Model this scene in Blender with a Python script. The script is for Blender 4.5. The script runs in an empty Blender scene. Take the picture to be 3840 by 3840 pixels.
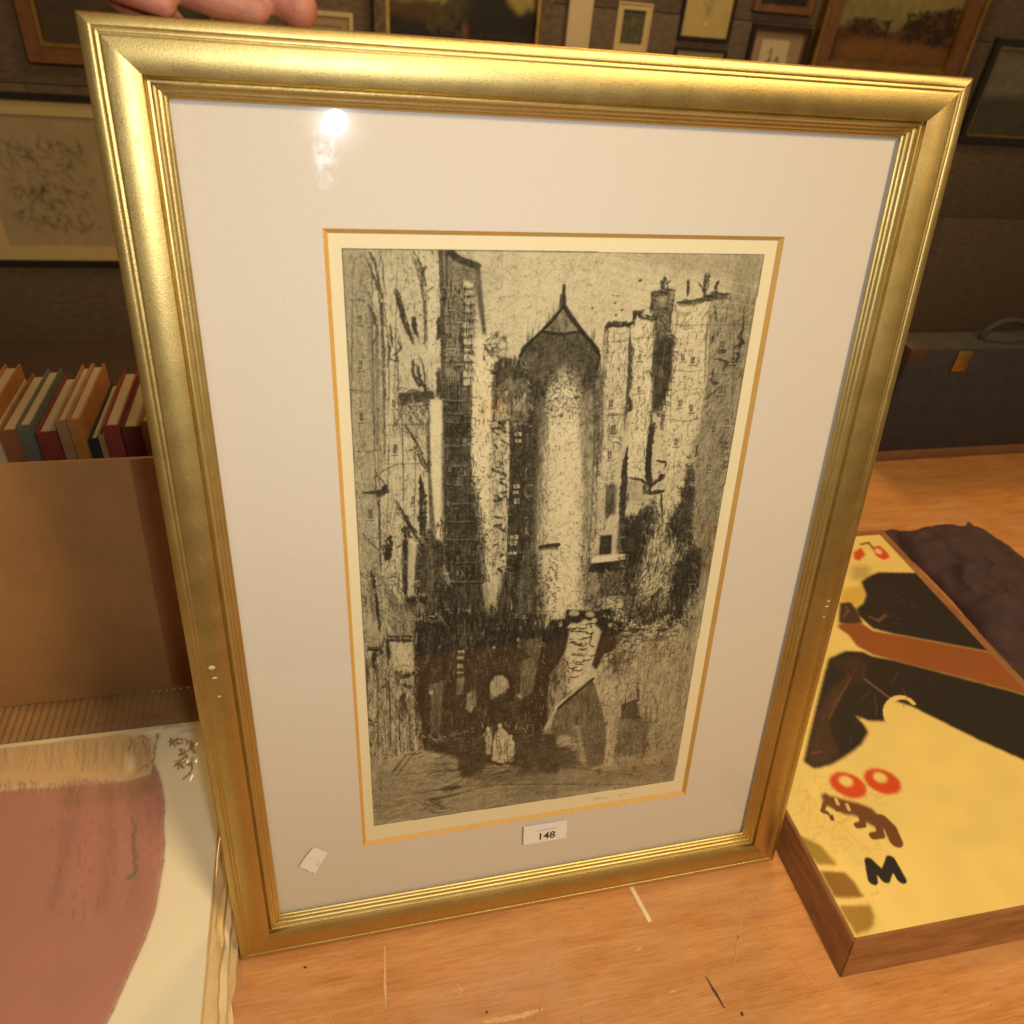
import bpy, bmesh, math, random
import numpy as np
from mathutils import Matrix, Vector

random.seed(7)
rng = np.random.default_rng(11)
SC = bpy.context.scene
COL = SC.collection

# ------------------------------------------------------------------ camera
LEAN = math.radians(12.0)
cam_d = bpy.data.cameras.new('Camera')
cam = bpy.data.objects.new('Camera', cam_d)
COL.objects.link(cam)
cam.matrix_world = Matrix((
    (0.97250938, 0.06521574, -0.2235451, -0.15555),
    (-0.21745968, 0.59769696, -0.77166679, -0.35670),
    (0.08328741, 0.79906523, 0.5954477, 0.75074),
    (0, 0, 0, 1)))
cam_d.sensor_fit = 'HORIZONTAL'
cam_d.sensor_width = 36.0
cam_d.lens = 36.0 * 0.7367
cam_d.clip_start = 0.02
cam_d.clip_end = 60.0
cam_d.dof.use_dof = True
cam_d.dof.focus_distance = 0.60
cam_d.dof.aperture_fstop = 9.0
SC.camera = cam

# ------------------------------------------------------------------ world and lamps
world = bpy.data.worlds.new('World')
SC.world = world
world.use_nodes = True
bgn = world.node_tree.nodes['Background']
bgn.inputs[0].default_value = (1.0, 0.69, 0.36, 1)
bgn.inputs[1].default_value = 0.19


def area(name, loc, target, size, power, color, shape='DISK', size_y=None):
    ld = bpy.data.lights.new(name, 'AREA')
    ld.shape = shape
    ld.size = size
    if size_y:
        ld.size_y = size_y
    ld.energy = power
    ld.color = color
    o = bpy.data.objects.new(name, ld)
    COL.objects.link(o)
    o.location = loc
    o.rotation_euler = (Vector(target) - Vector(loc)).to_track_quat('-Z', 'Y').to_euler()
    return o


# the camera's own flash, a little up and right of the lens
area('camera_flash', (-0.1311, -0.3417, 0.7795), (0.02, 0.10, 0.40), 0.030, 1.75, (0.97, 0.98, 1.0))
# warm ceiling lamps of the saleroom: one behind the frame, one behind the photographer
area('ceiling_lamp', (0.75, 1.55, 2.10), (0.1, 0.2, 0.3), 0.55, 15.0, (1.0, 0.55, 0.14))
area('ceiling_lamp', (0.9, -1.30, 2.15), (0.1, 0.0, 0.2), 0.60, 48.0, (1.0, 0.72, 0.40))
area('ceiling_lamp', (0.9, 1.9, 2.3), (1.2, 3.0, 0.5), 0.6, 18.0, (1.0, 0.70, 0.36))

SC.view_settings.view_transform = 'Standard'
SC.view_settings.look = 'None'
SC.view_settings.exposure = 0.04
SC.view_settings.gamma = 1.0
SC.view_settings.use_curve_mapping = False


# ------------------------------------------------------------------ helpers: objects
def thing(name, label, cat, loc=(0, 0, 0), rot=(0, 0, 0), group=None):
    o = bpy.data.objects.new(name, None)
    o.empty_display_size = 0.02
    COL.objects.link(o)
    o.location = loc
    o.rotation_euler = rot
    o['label'] = label
    o['category'] = cat
    if group:
        o['group'] = group
    return o


def tag(o, label, cat, group=None):
    o['label'] = label
    o['category'] = cat
    if group:
        o['group'] = group
    return o


def link_mesh(name, me, m, parent=None, smooth=False):
    o = bpy.data.objects.new(name, me)
    COL.objects.link(o)
    if m:
        me.materials.append(m)
    if parent:
        o.parent = parent
    if smooth:
        me.shade_smooth()
    return o


def obj(name, bm, m, parent=None, smooth=False, angle=None):
    me = bpy.data.meshes.new(name)
    bmesh.ops.recalc_face_normals(bm, faces=bm.faces)
    bm.to_mesh(me)
    bm.free()
    o = link_mesh(name, me, m, parent, smooth)
    if angle is not None:
        me.shade_smooth()
        me.set_sharp_from_angle(angle=math.radians(angle))
    return o


def box_bm(x0, x1, y0, y1, z0, z1, bev=0.0, seg=2, bm=None):
    own = bm is None
    if own:
        bm = bmesh.new()
    r = bmesh.ops.create_cube(bm, size=1.0)
    vs = r['verts']
    for v in vs:
        v.co = Vector(((x0 + x1) / 2 + v.co.x * (x1 - x0), (y0 + y1) / 2 + v.co.y * (y1 - y0), (z0 + z1) / 2 + v.co.z * (z1 - z0)))
    if bev > 0:
        es = list({e for v in vs for e in v.link_edges})
        bmesh.ops.bevel(bm, geom=es, offset=bev, segments=seg, affect='EDGES', profile=0.5)
    return bm


def box(name, m, parent, x0, x1, y0, y1, z0, z1, bev=0.0):
    return obj(name, box_bm(x0, x1, y0, y1, z0, z1, bev), m, parent, angle=35 if bev else None)


# ------------------------------------------------------------------ helpers: materials
def new_mat(name):
    m = bpy.data.materials.new(name)
    m.use_nodes = True
    nt = m.node_tree
    return m, nt, nt.nodes['Principled BSDF']


def ramp(nt, fac, stops):
    r = nt.nodes.new('ShaderNodeValToRGB')
    el = r.color_ramp.elements
    while len(el) < len(stops):
        el.new(0.5)
    for e, (p, c) in zip(el, stops):
        e.position = p
        e.color = (*c, 1)
    nt.links.new(fac, r.inputs[0])
    return r.outputs[0]


def noise(nt, scale, detail=4, rough=0.5, vec=None, stretch=None, coord='Object'):
    tc = nt.nodes.new('ShaderNodeTexCoord')
    src = tc.outputs[coord]
    if stretch:
        mp = nt.nodes.new('ShaderNodeMapping')
        mp.inputs['Scale'].default_value = stretch
        nt.links.new(src, mp.inputs[0])
        src = mp.outputs[0]
    n = nt.nodes.new('ShaderNodeTexNoise')
    n.inputs['Scale'].default_value = scale
    n.inputs['Detail'].default_value = detail
    n.inputs['Roughness'].default_value = rough
    nt.links.new(src, n.inputs['Vector'])
    return n.outputs['Fac']


def bump(nt, bs, h, strength, dist):
    b = nt.nodes.new('ShaderNodeBump')
    b.inputs['Strength'].default_value = strength
    b.inputs['Distance'].default_value = dist
    nt.links.new(h, b.inputs['Height'])
    nt.links.new(b.outputs[0], bs.inputs['Normal'])


def mixc(nt, fac, a, b, mode='MIX'):
    n = nt.nodes.new('ShaderNodeMix')
    n.data_type = 'RGBA'
    n.blend_type = mode
    if isinstance(fac, (int, float)):
        n.inputs[0].default_value = fac
    else:
        nt.links.new(fac, n.inputs[0])
    for i, s in ((6, a), (7, b)):
        if isinstance(s, tuple):
            n.inputs[i].default_value = (*s, 1)
        else:
            nt.links.new(s, n.inputs[i])
    return n.outputs[2]


def simple(name, c, rough=0.6, metal=0.0, var=0.15, scale=30, bmp=0.0, bscale=200, stretch=None, spec=0.5):
    m, nt, bs = new_mat(name)
    lo = tuple(x * (1 - var) for x in c)
    hi = tuple(min(1, x * (1 + var)) for x in c)
    nt.links.new(ramp(nt, noise(nt, scale, 5, 0.6, stretch=stretch), [(0.3, lo), (0.7, hi)]), bs.inputs['Base Color'])
    bs.inputs['Roughness'].default_value = rough
    bs.inputs['Metallic'].default_value = metal
    bs.inputs['Specular IOR Level'].default_value = spec
    if bmp:
        bump(nt, bs, noise(nt, bscale, 3, 0.6, stretch=stretch), bmp, 0.002)
    return m


def painted(name, rough=0.85, grain=0.05, gscale=900, spec=0.3):
    """printed or painted sheet: the drawing is the sheet's own colour attribute"""
    m, nt, bs = new_mat(name)
    at = nt.nodes.new('ShaderNodeAttribute')
    at.attribute_name = 'Col'
    g = ramp(nt, noise(nt, gscale, 3, 0.7), [(0.25, (1 - grain * 2,) * 3), (0.75, (1.0,) * 3)])
    nt.links.new(mixc(nt, 1.0, at.outputs['Color'], g, 'MULTIPLY'), bs.inputs['Base Color'])
    bs.inputs['Roughness'].default_value = rough
    bs.inputs['Specular IOR Level'].default_value = spec
    return m


# gilt: metallic gold leaf, faintly mottled and speckled
def gold(name, base, dark, rough, speck=900):
    m, nt, bs = new_mat(name)
    f1 = noise(nt, 14, 6, 0.65)
    c1 = ramp(nt, f1, [(0.30, dark), (0.62, base)])
    f2 = noise(nt, speck, 2, 0.6)
    c2 = ramp(nt, f2, [(0.34, (0.62, 0.60, 0.55)), (0.50, (1, 1, 1))])
    nt.links.new(mixc(nt, 0.8, c1, c2, 'MULTIPLY'), bs.inputs['Base Color'])
    bs.inputs['Metallic'].default_value = 1.0
    r = ramp(nt, noise(nt, 60, 4, 0.6), [(0.3, (rough - 0.03,) * 3), (0.7, (rough + 0.04,) * 3)])
    nt.links.new(r, bs.inputs['Roughness'])
    bump(nt, bs, f2, 0.22, 0.0006)
    return m


M = {}
M['gold'] = gold('gilt_moulding', (0.64, 0.505, 0.205), (0.57, 0.44, 0.165), 0.42, 1500)
M['gold_far'] = gold('gilt_old', (0.62, 0.42, 0.14), (0.40, 0.25, 0.07), 0.42, 200)
M['mat_card'] = simple('mat_card', (0.63, 0.575, 0.505), 0.9, var=0.03, scale=500, bmp=0.10, bscale=900, spec=0.2)
M['bevel'] = simple('mat_bevel_gilt_line', (0.60, 0.34, 0.075), 0.6, var=0.06, scale=200)
M['etching'] = painted('etching_paper', 0.9, 0.06, 1100, 0.2)
M['poster'] = painted('poster_print', 0.42, 0.03, 500, 0.5)
M['print2'] = painted('sleeved_print', 0.8, 0.03, 500, 0.3)
M['oil'] = painted('oil_canvas', 0.5, 0.12, 160, 0.4)
M['backing'] = simple('brown_backing_paper', (0.28, 0.17, 0.08), 0.9)
M['label_white'] = simple('label_paper', (0.72, 0.69, 0.66), 0.7, var=0.04, scale=300)
M['label_ink'] = simple('label_ink', (0.03, 0.03, 0.03), 0.7)
M['label_grey'] = simple('label_grey_ink', (0.30, 0.29, 0.28), 0.7)
M['chip'] = simple('chipped_gesso', (0.50, 0.41, 0.22), 0.7)


def glass_mat(name, rough, tint, smear=None, veil=0.0, ior=1.5):
    m = bpy.data.materials.new(name)
    m.use_nodes = True
    nt = m.node_tree
    nt.nodes.clear()
    out = nt.nodes.new('ShaderNodeOutputMaterial')
    tr = nt.nodes.new('ShaderNodeBsdfTransparent')
    tr.inputs[0].default_value = (*tint, 1)
    gl = nt.nodes.new('ShaderNodeBsdfGlossy')
    gl.inputs['Roughness'].default_value = rough
    # Schlick reflectance, the same from both faces of the thin pane
    lw = nt.nodes.new('ShaderNodeLayerWeight')
    lw.inputs['Blend'].default_value = 0.5
    pw = nt.nodes.new('ShaderNodeMath')
    pw.operation = 'POWER'
    nt.links.new(lw.outputs['Facing'], pw.inputs[0])
    pw.inputs[1].default_value = 5.0
    f0 = ((ior - 1) / (ior + 1)) ** 2
    ma = nt.nodes.new('ShaderNodeMath')
    ma.operation = 'MULTIPLY_ADD'
    nt.links.new(pw.outputs[0], ma.inputs[0])
    ma.inputs[1].default_value = 1 - f0
    ma.inputs[2].default_value = f0
    mx = nt.nodes.new('ShaderNodeMixShader')
    nt.links.new(ma.outputs[0], mx.inputs[0])
    nt.links.new(tr.outputs[0], mx.inputs[1])
    nt.links.new(gl.outputs[0], mx.inputs[2])
    last = mx.outputs[0]
    # weak, broader gloss lobe put in to imitate bloom around the flash glare
    gd = nt.nodes.new('ShaderNodeBsdfGlossy')
    gd.inputs['Roughness'].default_value = 0.13
    md = nt.nodes.new('ShaderNodeMixShader')
    md.inputs[0].default_value = 0.0012
    nt.links.new(last, md.inputs[1])
    nt.links.new(gd.outputs[0], md.inputs[2])
    last = md.outputs[0]
    if veil:
        df = nt.nodes.new('ShaderNodeBsdfDiffuse')
        df.inputs[0].default_value = (0.85, 0.83, 0.80, 1)
        m2 = nt.nodes.new('ShaderNodeMixShader')
        m2.inputs[0].default_value = veil
        nt.links.new(last, m2.inputs[1])
        nt.links.new(df.outputs[0], m2.inputs[2])
        last = m2.outputs[0]
    if smear:
        # greasy finger smear on the pane: a rougher sheen within a patch of its own shape
        tc = nt.nodes.new('ShaderNodeTexCoord')
        sp = nt.nodes.new('ShaderNodeSeparateXYZ')
        nt.links.new(tc.outputs['Object'], sp.inputs[0])
        acc = None
        cx, cy, sx, sy = smear

        def mth(op, a, b=None):
            n = nt.nodes.new('ShaderNodeMath')
            n.operation = op
            for i, s in enumerate((a, b)):
                if s is None:
                    continue
                if isinstance(s, (int, float)):
                    n.inputs[i].default_value = s
                else:
                    nt.links.new(s, n.inputs[i])
            return n.outputs[0]
        dx = mth('MULTIPLY', mth('SUBTRACT', sp.outputs[0], cx), 1 / sx)
        dy = mth('MULTIPLY', mth('SUBTRACT', sp.outputs[1], cy), 1 / sy)
        d2 = mth('ADD', mth('MULTIPLY', dx, dx), mth('MULTIPLY', dy, dy))
        nz = noise(nt, 170, 4, 0.7)
        nz2 = mth('MULTIPLY', mth('SUBTRACT', nz, 0.42), 3.0)
        mask = mth('MULTIPLY', mth('MAXIMUM', mth('SUBTRACT', 1.0, d2), 0.0), mth('MAXIMUM', nz2, 0.0))
        mask = mth('MINIMUM', mth('MULTIPLY', mask, 0.10), 0.12)
        g2 = nt.nodes.new('ShaderNodeBsdfGlossy')
        g2.inputs['Roughness'].default_value = 0.30
        g2.inputs[0].default_value = (0.35, 0.35, 0.37, 1)
        m3 = nt.nodes.new('ShaderNodeMixShader')
        nt.links.new(mask, m3.inputs[0])
        nt.links.new(last, m3.inputs[1])
        nt.links.new(g2.outputs[0], m3.inputs[2])
        last = m3.outputs[0]
    nt.links.new(last, out.inputs[0])
    return m


# ------------------------------------------------------------------ helpers: drawing on flat sheets
def homog(src, dst):
    A = []
    for (x, y), (u, v) in zip(src, dst):
        A.append([x, y, 1, 0, 0, 0, -u * x, -u * y, -u])
        A.append([0, 0, 0, x, y, 1, -v * x, -v * y, -v])
    return np.linalg.svd(np.array(A, float))[2][-1].reshape(3, 3)


def blur(a, r):
    r = int(r)
    if r < 1:
        return a
    k = 2 * r + 1
    for ax in (0, 1):
        p = np.pad(a, [(r + 1, r) if i == ax else (0, 0) for i in range(a.ndim)], mode='edge')
        c = np.cumsum(p, axis=ax)
        a = (np.take(c, range(k, c.shape[ax]), axis=ax) - np.take(c, range(0, c.shape[ax] - k), axis=ax)) / k
    return a


def smooth_noise(ny, nx, cell, r):
    gy, gx = max(2, int(ny / cell) + 2), max(2, int(nx / cell) + 2)
    g = r.random((gy, gx))
    yi = np.linspace(0, gy - 1.001, ny)
    xi = np.linspace(0, gx - 1.001, nx)
    y0 = yi.astype(int)
    x0 = xi.astype(int)
    fy = (yi - y0)[:, None]
    fx = (xi - x0)[None, :]
    fy = fy * fy * (3 - 2 * fy)
    fx = fx * fx * (3 - 2 * fx)
    a = g[np.ix_(y0, x0)] * (1 - fx) + g[np.ix_(y0, x0 + 1)] * fx
    b = g[np.ix_(y0 + 1, x0)] * (1 - fx) + g[np.ix_(y0 + 1, x0 + 1)] * fx
    return a * (1 - fy) + b * fy


class Canvas:
    """a drawing on a flat sheet; H maps drawing coordinates to the sheet's unit square (u right, v down)"""

    def __init__(s, nx, ny, col, H=None):
        s.nx, s.ny = nx, ny
        s.a = np.empty((ny, nx, 3))
        s.a[:] = col
        s.H = H
        s.k = 1.0

    def pt(s, pts):
        p = np.asarray(pts, float).reshape(-1, 2)
        if s.H is not None:
            q = np.c_[p, np.ones(len(p))] @ s.H.T
            p = q[:, :2] / q[:, 2:]
        return p * [s.nx - 1, s.ny - 1]

    def _blend(s, y0, x0, m, col, a):
        h, w = m.shape
        reg = s.a[y0:y0 + h, x0:x0 + w]
        m = (m * a)[..., None]
        reg[:] = reg * (1 - m) + np.asarray(col) * m

    def mask(s, p, soft=1):
        pad = int(soft * 2 + 2)
        x0 = max(0, int(p[:, 0].min()) - pad)
        x1 = min(s.nx, int(p[:, 0].max()) + pad + 2)
        y0 = max(0, int(p[:, 1].min()) - pad)
        y1 = min(s.ny, int(p[:, 1].max()) + pad + 2)
        if x1 <= x0 or y1 <= y0:
            return None
        X, Y = np.meshgrid(np.arange(x0, x1), np.arange(y0, y1))
        ins = np.zeros(X.shape, bool)
        n = len(p)
        for i in range(n):
            xa, ya = p[i]
            xb, yb = p[(i + 1) % n]
            if ya == yb:
                continue
            c = (Y < max(ya, yb)) & (Y >= min(ya, yb))
            ins ^= c & (X < (xb - xa) * (Y - ya) / (yb - ya) + xa)
        m = ins.astype(float)
        if soft >= 1:
            m = blur(blur(m, soft), max(1, soft // 2))
        return y0, x0, m

    def poly(s, pts, col, a=1.0, soft=1, rough=0.0):
        r = s.mask(s.pt(pts), soft)
        if r is None:
            return
        y0, x0, m = r
        if rough:
            n = smooth_noise(*m.shape, 5, rng) * 0.6 + rng.random(m.shape) * 0.4
            m = np.clip(m * (1 + rough) - rough * n * 1.4, 0, 1)
        s._blend(y0, x0, m, col, a)

    def seg(s, p, q, w0, w1, col, a):
        pad = max(w0, w1) + 2
        x0 = max(0, int(min(p[0], q[0]) - pad))
        x1 = min(s.nx, int(max(p[0], q[0]) + pad) + 1)
        y0 = max(0, int(min(p[1], q[1]) - pad))
        y1 = min(s.ny, int(max(p[1], q[1]) + pad) + 1)
        if x1 <= x0 or y1 <= y0:
            return
        X, Y = np.meshgrid(np.arange(x0, x1), np.arange(y0, y1))
        d = q - p
        L = max(1e-6, d @ d)
        t = np.clip(((X - p[0]) * d[0] + (Y - p[1]) * d[1]) / L, 0, 1)
        dist = np.hypot(X - p[0] - t * d[0], Y - p[1] - t * d[1])
        m = np.clip((w0 + (w1 - w0) * t) / 2 + 0.5 - dist, 0, 1)
        s._blend(y0, x0, m, col, a)

    def line(s, pts, w, col, a=1.0, taper=False):
        p = s.pt(pts)
        w = w * s.k
        if taper:
            # a drawn stroke: spline through the points, uneven width, soft ends
            q = np.vstack([2 * p[0] - p[1], p, 2 * p[-1] - p[-2]])
            out = []
            for i in range(1, len(q) - 2):
                k = max(3, int(np.hypot(*(q[i + 1] - q[i])) / 3))
                for t in np.arange(k) / k:
                    out.append(.5 * (2 * q[i] + (q[i + 1] - q[i - 1]) * t + (2 * q[i - 1] - 5 * q[i] + 4 * q[i + 1] - q[i + 2]) * t * t + (3 * q[i] - q[i - 1] - 3 * q[i + 1] + q[i + 2]) * t ** 3))
            out.append(p[-1])
            p = np.array(out)
            n = len(p)
            p = p + rng.normal(0, .25 + .05 * w, p.shape) * (np.arange(n) > 0)[:, None]
            env = [(.35 + .65 * min(1, 3 * math.sin(math.pi * (i + .3) / n))) for i in range(n)]
            for k in range(3):
                off = rng.normal(0, w * .20, 2)
                wk = w * (.5 if k == 0 else .26)
                i0 = 0 if k == 0 else rng.integers(0, max(1, n // 3))
                i1 = n - 1 if k == 0 else n - 1 - rng.integers(0, max(1, n // 3))
                for i in range(i0, i1):
                    s.seg(p[i] + off, p[i + 1] + off, wk * env[i] * rng.uniform(.6, 1.3), wk * env[i + 1], col, a * rng.uniform(.55, 1.0))
            return
        else:
            n = len(p)
            ws = [w] * n
        for i in range(n - 1):
            s.seg(p[i], p[i + 1], ws[i], ws[i + 1], col, a)

    def ell(s, c, rx, ry, ang, col, a=1.0, soft=1):
        t = np.linspace(0, 2 * np.pi, 28, endpoint=False)
        ca, sa = math.cos(ang), math.sin(ang)
        x = np.cos(t) * rx
        y = np.sin(t) * ry
        s.poly(np.c_[c[0] + x * ca - y * sa, c[1] + x * sa + y * ca], col, a, soft)

    def scrib(s, pts, n, ang, L, w, col, a, jit=0.25, bend=0.15):
        """n short strokes of about L cells inside a polygon, along direction ang (sheet space)"""
        p = s.pt(pts)
        r = s.mask(p, 0)
        if r is None:
            return
        y0, x0, m = r
        ys, xs = np.nonzero(m > 0.5)
        if len(ys) == 0:
            return
        idx = rng.integers(0, len(ys), n)
        for k in idx:
            c = np.array([xs[k] + x0, ys[k] + y0], float)
            th = ang + rng.normal(0, jit)
            l = L * s.k * rng.uniform(0.4, 1.3)
            d = np.array([math.cos(th), math.sin(th)]) * l / 2
            nrm = np.array([-d[1], d[0]]) * rng.normal(0, bend) * 2
            ww = max(.9, w * s.k * rng.uniform(0.5, 1.3))
            aa = a * rng.uniform(0.5, 1.0)
            s.seg(c - d, c + nrm, ww * .4, ww, col, aa)
            s.seg(c + nrm, c + d, ww, ww * .3, col, aa)

    def mesh(s, name, w, h, m, parent, z=0.0, curve=None):
        """sheet w x h metres in its own XY plane, origin at lower left"""
        X, Y = np.meshgrid(np.linspace(0, w, s.nx), np.linspace(h, 0, s.ny))
        Z = np.full_like(X, z) if curve is None else curve(X, Y) + z
        co = np.stack([X, Y, Z], -1).reshape(-1, 3).astype(np.float32)
        i = np.arange(s.nx * s.ny).reshape(s.ny, s.nx)
        f = np.stack([i[1:, :-1], i[1:, 1:], i[:-1, 1:], i[:-1, :-1]], -1).reshape(-1, 4).astype(np.int32)
        me = bpy.data.meshes.new(name)
        me.vertices.add(len(co))
        me.vertices.foreach_set('co', co.ravel())
        me.loops.add(f.size)
        me.loops.foreach_set('vertex_index', f.ravel())
        me.polygons.add(len(f))
        me.polygons.foreach_set('loop_start', np.arange(0, f.size, 4, dtype=np.int32))
        me.polygons.foreach_set('loop_total', np.full(len(f), 4, dtype=np.int32))
        me.update(calc_edges=True)
        at = me.color_attributes.new('Col', 'FLOAT_COLOR', 'POINT')
        c4 = np.ones((s.nx * s.ny, 4), np.float32)
        c4[:, :3] = np.clip(s.a, 0, 1).reshape(-1, 3)
        at.data.foreach_set('color', c4.ravel())
        return link_mesh(name, me, m, parent, smooth=curve is not None)


def Z(ox, oy, k):
    return lambda *p: [(ox + x * k, oy + y * k) for x, y in p]


# ------------------------------------------------------------------ the etching: an old street with a round tower
def draw_etching():
    """sheet in the mat opening; drawing coordinates are those of the rectified sheet's four corners"""
    H = homog([(1210, 858), (2954, 893), (2577, 2986), (1364, 3188)], [(0, 0), (1, 0), (1, 1), (0, 1)])
    c = Canvas(640, 1060, (1.0, 1.0, 1.0), H)
    c.k = 1.2
    A = Z(1200, 840, .4658)
    B = Z(2050, 840, .4917)
    C = Z(1200, 1600, .4658)
    D = Z(2000, 1600, .4658)
    E_ = Z(1300, 2300, .466)
    F = Z(1950, 2250, .466)
    plate = [(1283, 935), (2886, 960), (2539, 2943), (1405, 3120)]
    V = math.pi / 2

    def g(v):
        return (v, v, v)
    P = c.poly
    # plate tone
    P(plate, g(.80), soft=0)
    sky = [(1960, 945), (2886, 960), (2790, 1500), (1650, 1500)]
    P(sky, g(.86), .8, 10)
    # darker wiped edges of the plate
    for q, v, a in (([(1283, 935), (1380, 935), (1500, 3110), (1405, 3120)], .55, .75), ([(2780, 955), (2886, 960), (2539, 2943), (2470, 2950)], .42, .7),
                    ([(2300, 945), (2886, 960), (2870, 1060), (2600, 1030)], .60, .8), ([(1390, 2900), (2550, 2760), (2539, 2943), (1405, 3120)], .52, .7),
                    ([(1283, 935), (1600, 938), (1600, 980), (1283, 985)], .58, .7)):
        P(q, g(v), a, 12)
    P(B((1280, 560), (1700, 560), (1600, 1627), (1150, 1627), (1250, 1100)), g(.56), .8, 8)
    P(D((1310, 0), (1680, 0), (1450, 1300), (1250, 1300), (1290, 400)), g(.50), .8, 10)
    P(F((760, 420), (1460, 300), (1280, 1480), (700, 1400), (640, 700)), g(.58), .85, 10)
    # ---- left house
    P(A((190, 215), (395, 215), (430, 1717), (250, 1717)), g(.62), .8, 4)
    P(A((385, 640), (425, 640), (470, 1717), (425, 1717)), g(.42), .8, 2)
    P(A((450, 700), (520, 700), (535, 1717), (470, 1717)), g(.64), .8, 2)
    P(A((530, 240), (990, 240), (1000, 1400), (880, 1717), (540, 1717)), g(.80), .8, 6)
    P(A((780, 240), (985, 240), (995, 1200), (870, 1000)), g(.88), .8, 6)
    for pts, w in ((((400, 230), (455, 350), (490, 520), (510, 620)), 5), (((480, 240), (510, 330), (520, 480), (545, 600)), 2),
                   (((500, 640), (515, 740), (520, 830)), 5), (((620, 530), (655, 660), (690, 800), (740, 930), (765, 990)), 6),
                   (((765, 750), (780, 850), (795, 910)), 8), (((560, 830), (570, 920), (585, 1010)), 6), (((965, 780), (970, 860), (968, 940)), 7),
                   (((745, 225), (800, 320), (830, 400), (855, 520)), 5), (((860, 350), (830, 400)), 4), (((930, 520), (870, 560)), 2),
                   (((780, 1110), (770, 1230), (830, 1330)), 7), (((820, 1090), (850, 1200), (860, 1320)), 3), (((240, 628), (320, 632), (395, 630)), 3),
                   (((300, 560), (400, 570), (405, 620)), 2), (((400, 650), (440, 760), (470, 900), (430, 1000)), 5), (((560, 1000), (575, 1040), (560, 1170)), 4),
                   (((640, 950), (665, 1020), (600, 1075)), 4), (((965, 1220), (975, 1330), (960, 1420)), 7), (((520, 1200), (525, 1330), (535, 1500)), 4),
                   (((240, 1365), (300, 1360), (370, 1362)), 2), (((515, 600), (505, 760), (525, 1000), (530, 1250)), 2), (((640, 1090), (640, 1250), (650, 1360)), 2)):
        c.line(A(*pts), w, g(.18), .9, taper=True)
    for y in np.arange(590, 1000, 26):
        c.ell(A((865 + rng.normal(0, 8), y))[0], 4 + rng.random() * 3, 3 + rng.random() * 3, 0, g(.22), .9)
    P(A((630, 1385), (930, 1365), (950, 1440), (640, 1450)), g(.22), .9, 2, rough=.4)
    c.scrib(A((640, 1340), (930, 1330), (950, 1480), (640, 1490)), 40, .0, 14, 2, g(.12), .8, .6)
    c.scrib(A((620, 1450), (980, 1450), (960, 1717), (620, 1717)), 60, V - .35, 26, 1.6, g(.22), .7, .4)
    c.scrib(A((200, 230), (900, 230), (900, 1717), (260, 1717)), 150, V, 22, 1.0, g(.35), .35, .15)
    # ---- tall dark house wall with quoins
    band = A((995, 212), (1060, 216), (1170, 300), (1290, 355), (1265, 800), (1250, 1340), (1240, 1717), (1010, 1717), (1000, 1000))
    P(band, g(.46), .95, 1)
    c.scrib(band, 170, 0.06, 26, 1.3, g(.28), .5, .1)
    c.scrib(band, 120, V, 40, 1.3, g(.25), .4, .1)
    P(A((1010, 1300), (1250, 1300), (1240, 1717), (1010, 1717)), g(.24), .85, 6)
    P(A((1090, 1330), (1140, 1330), (1140, 1560), (1080, 1560)), g(.10), .8, 2)
    P(A((1060, 1190), (1170, 1195), (1160, 1290), (1055, 1280)), g(.50), .9, 2)
    P(A((1150, 1340), (1240, 1340), (1230, 1560), (1150, 1560)), g(.42), .7, 3)
    c.line(A((985, 215), (1000, 500), (1005, 1000), (1010, 1717)), 5, g(.18), .85)
    c.line(A((1060, 222), (1110, 280), (1170, 312), (1290, 352)), 8, g(.16), .95)
    c.line(A((1035, 225), (1035, 380), (1040, 520)), 3, g(.2), .8)
    P(A((1270, 355), (1310, 370), (1340, 700), (1360, 920), (1330, 900), (1285, 640)), g(.22), .95, 1)
    for i, y in enumerate(np.arange(505, 1360, 66)):
        x = 1208 + rng.normal(0, 8) + (12 if i > 6 else 0)
        c.ell(A((x, y))[0], 17 + rng.random() * 5, 11 + rng.random() * 4, rng.normal(0, .2), g(.88), .95)
        c.line(A((x - 45, y + 30), (x, y + 38), (x + 30, y + 28)), 2.4, g(.16), .8)
        c.line(A((x - 42, y - 20), (x - 46, y + 20)), 2, g(.18), .7)
    # lit narrow gable right of it
    P(A((1255, 940), (1400, 960), (1395, 1717), (1240, 1717), (1262, 1300)), g(.93), .95, 2)
    P(C((1235, 0), (1395, 0), (1385, 500), (1372, 1220), (1340, 1280), (1300, 1000), (1262, 520), (1225, 420)), g(.92), .97, 2)
    for a_ in ((1305, 1230), (1295, 1480), (1340, 1090)):
        c.line(A(a_, (a_[0] + 12, a_[1] + 40)), 4, g(.15), .9, taper=True)
    # bush and low dark roof
    P(A((1400, 1190), (1470, 1100), (1560, 1140), (1640, 1110), (1770, 1270), (1770, 1350), (1590, 1310), (1400, 1400)), g(.20), .92, 2, rough=.3)
    c.scrib(A((1370, 900), (1520, 900), (1540, 1010), (1480, 1130), (1330, 1040)), 70, .4, 9, 2, g(.2), .75, 1.2)
    P(A((1400, 1400), (1590, 1320), (1790, 1330), (1790, 1717), (1400, 1717)), g(.40), .92, 3)
    P(A((1560, 1480), (1630, 1440), (1640, 1590), (1580, 1620)), g(.78), .9, 3)
    P(A((1420, 1480), (1530, 1440), (1530, 1717), (1420, 1717)), g(.66), .8, 3)
    c.scrib(A((1400, 1330), (1790, 1330), (1790, 1717), (1400, 1717)), 90, V, 30, 2, g(.2), .6, .2)
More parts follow.
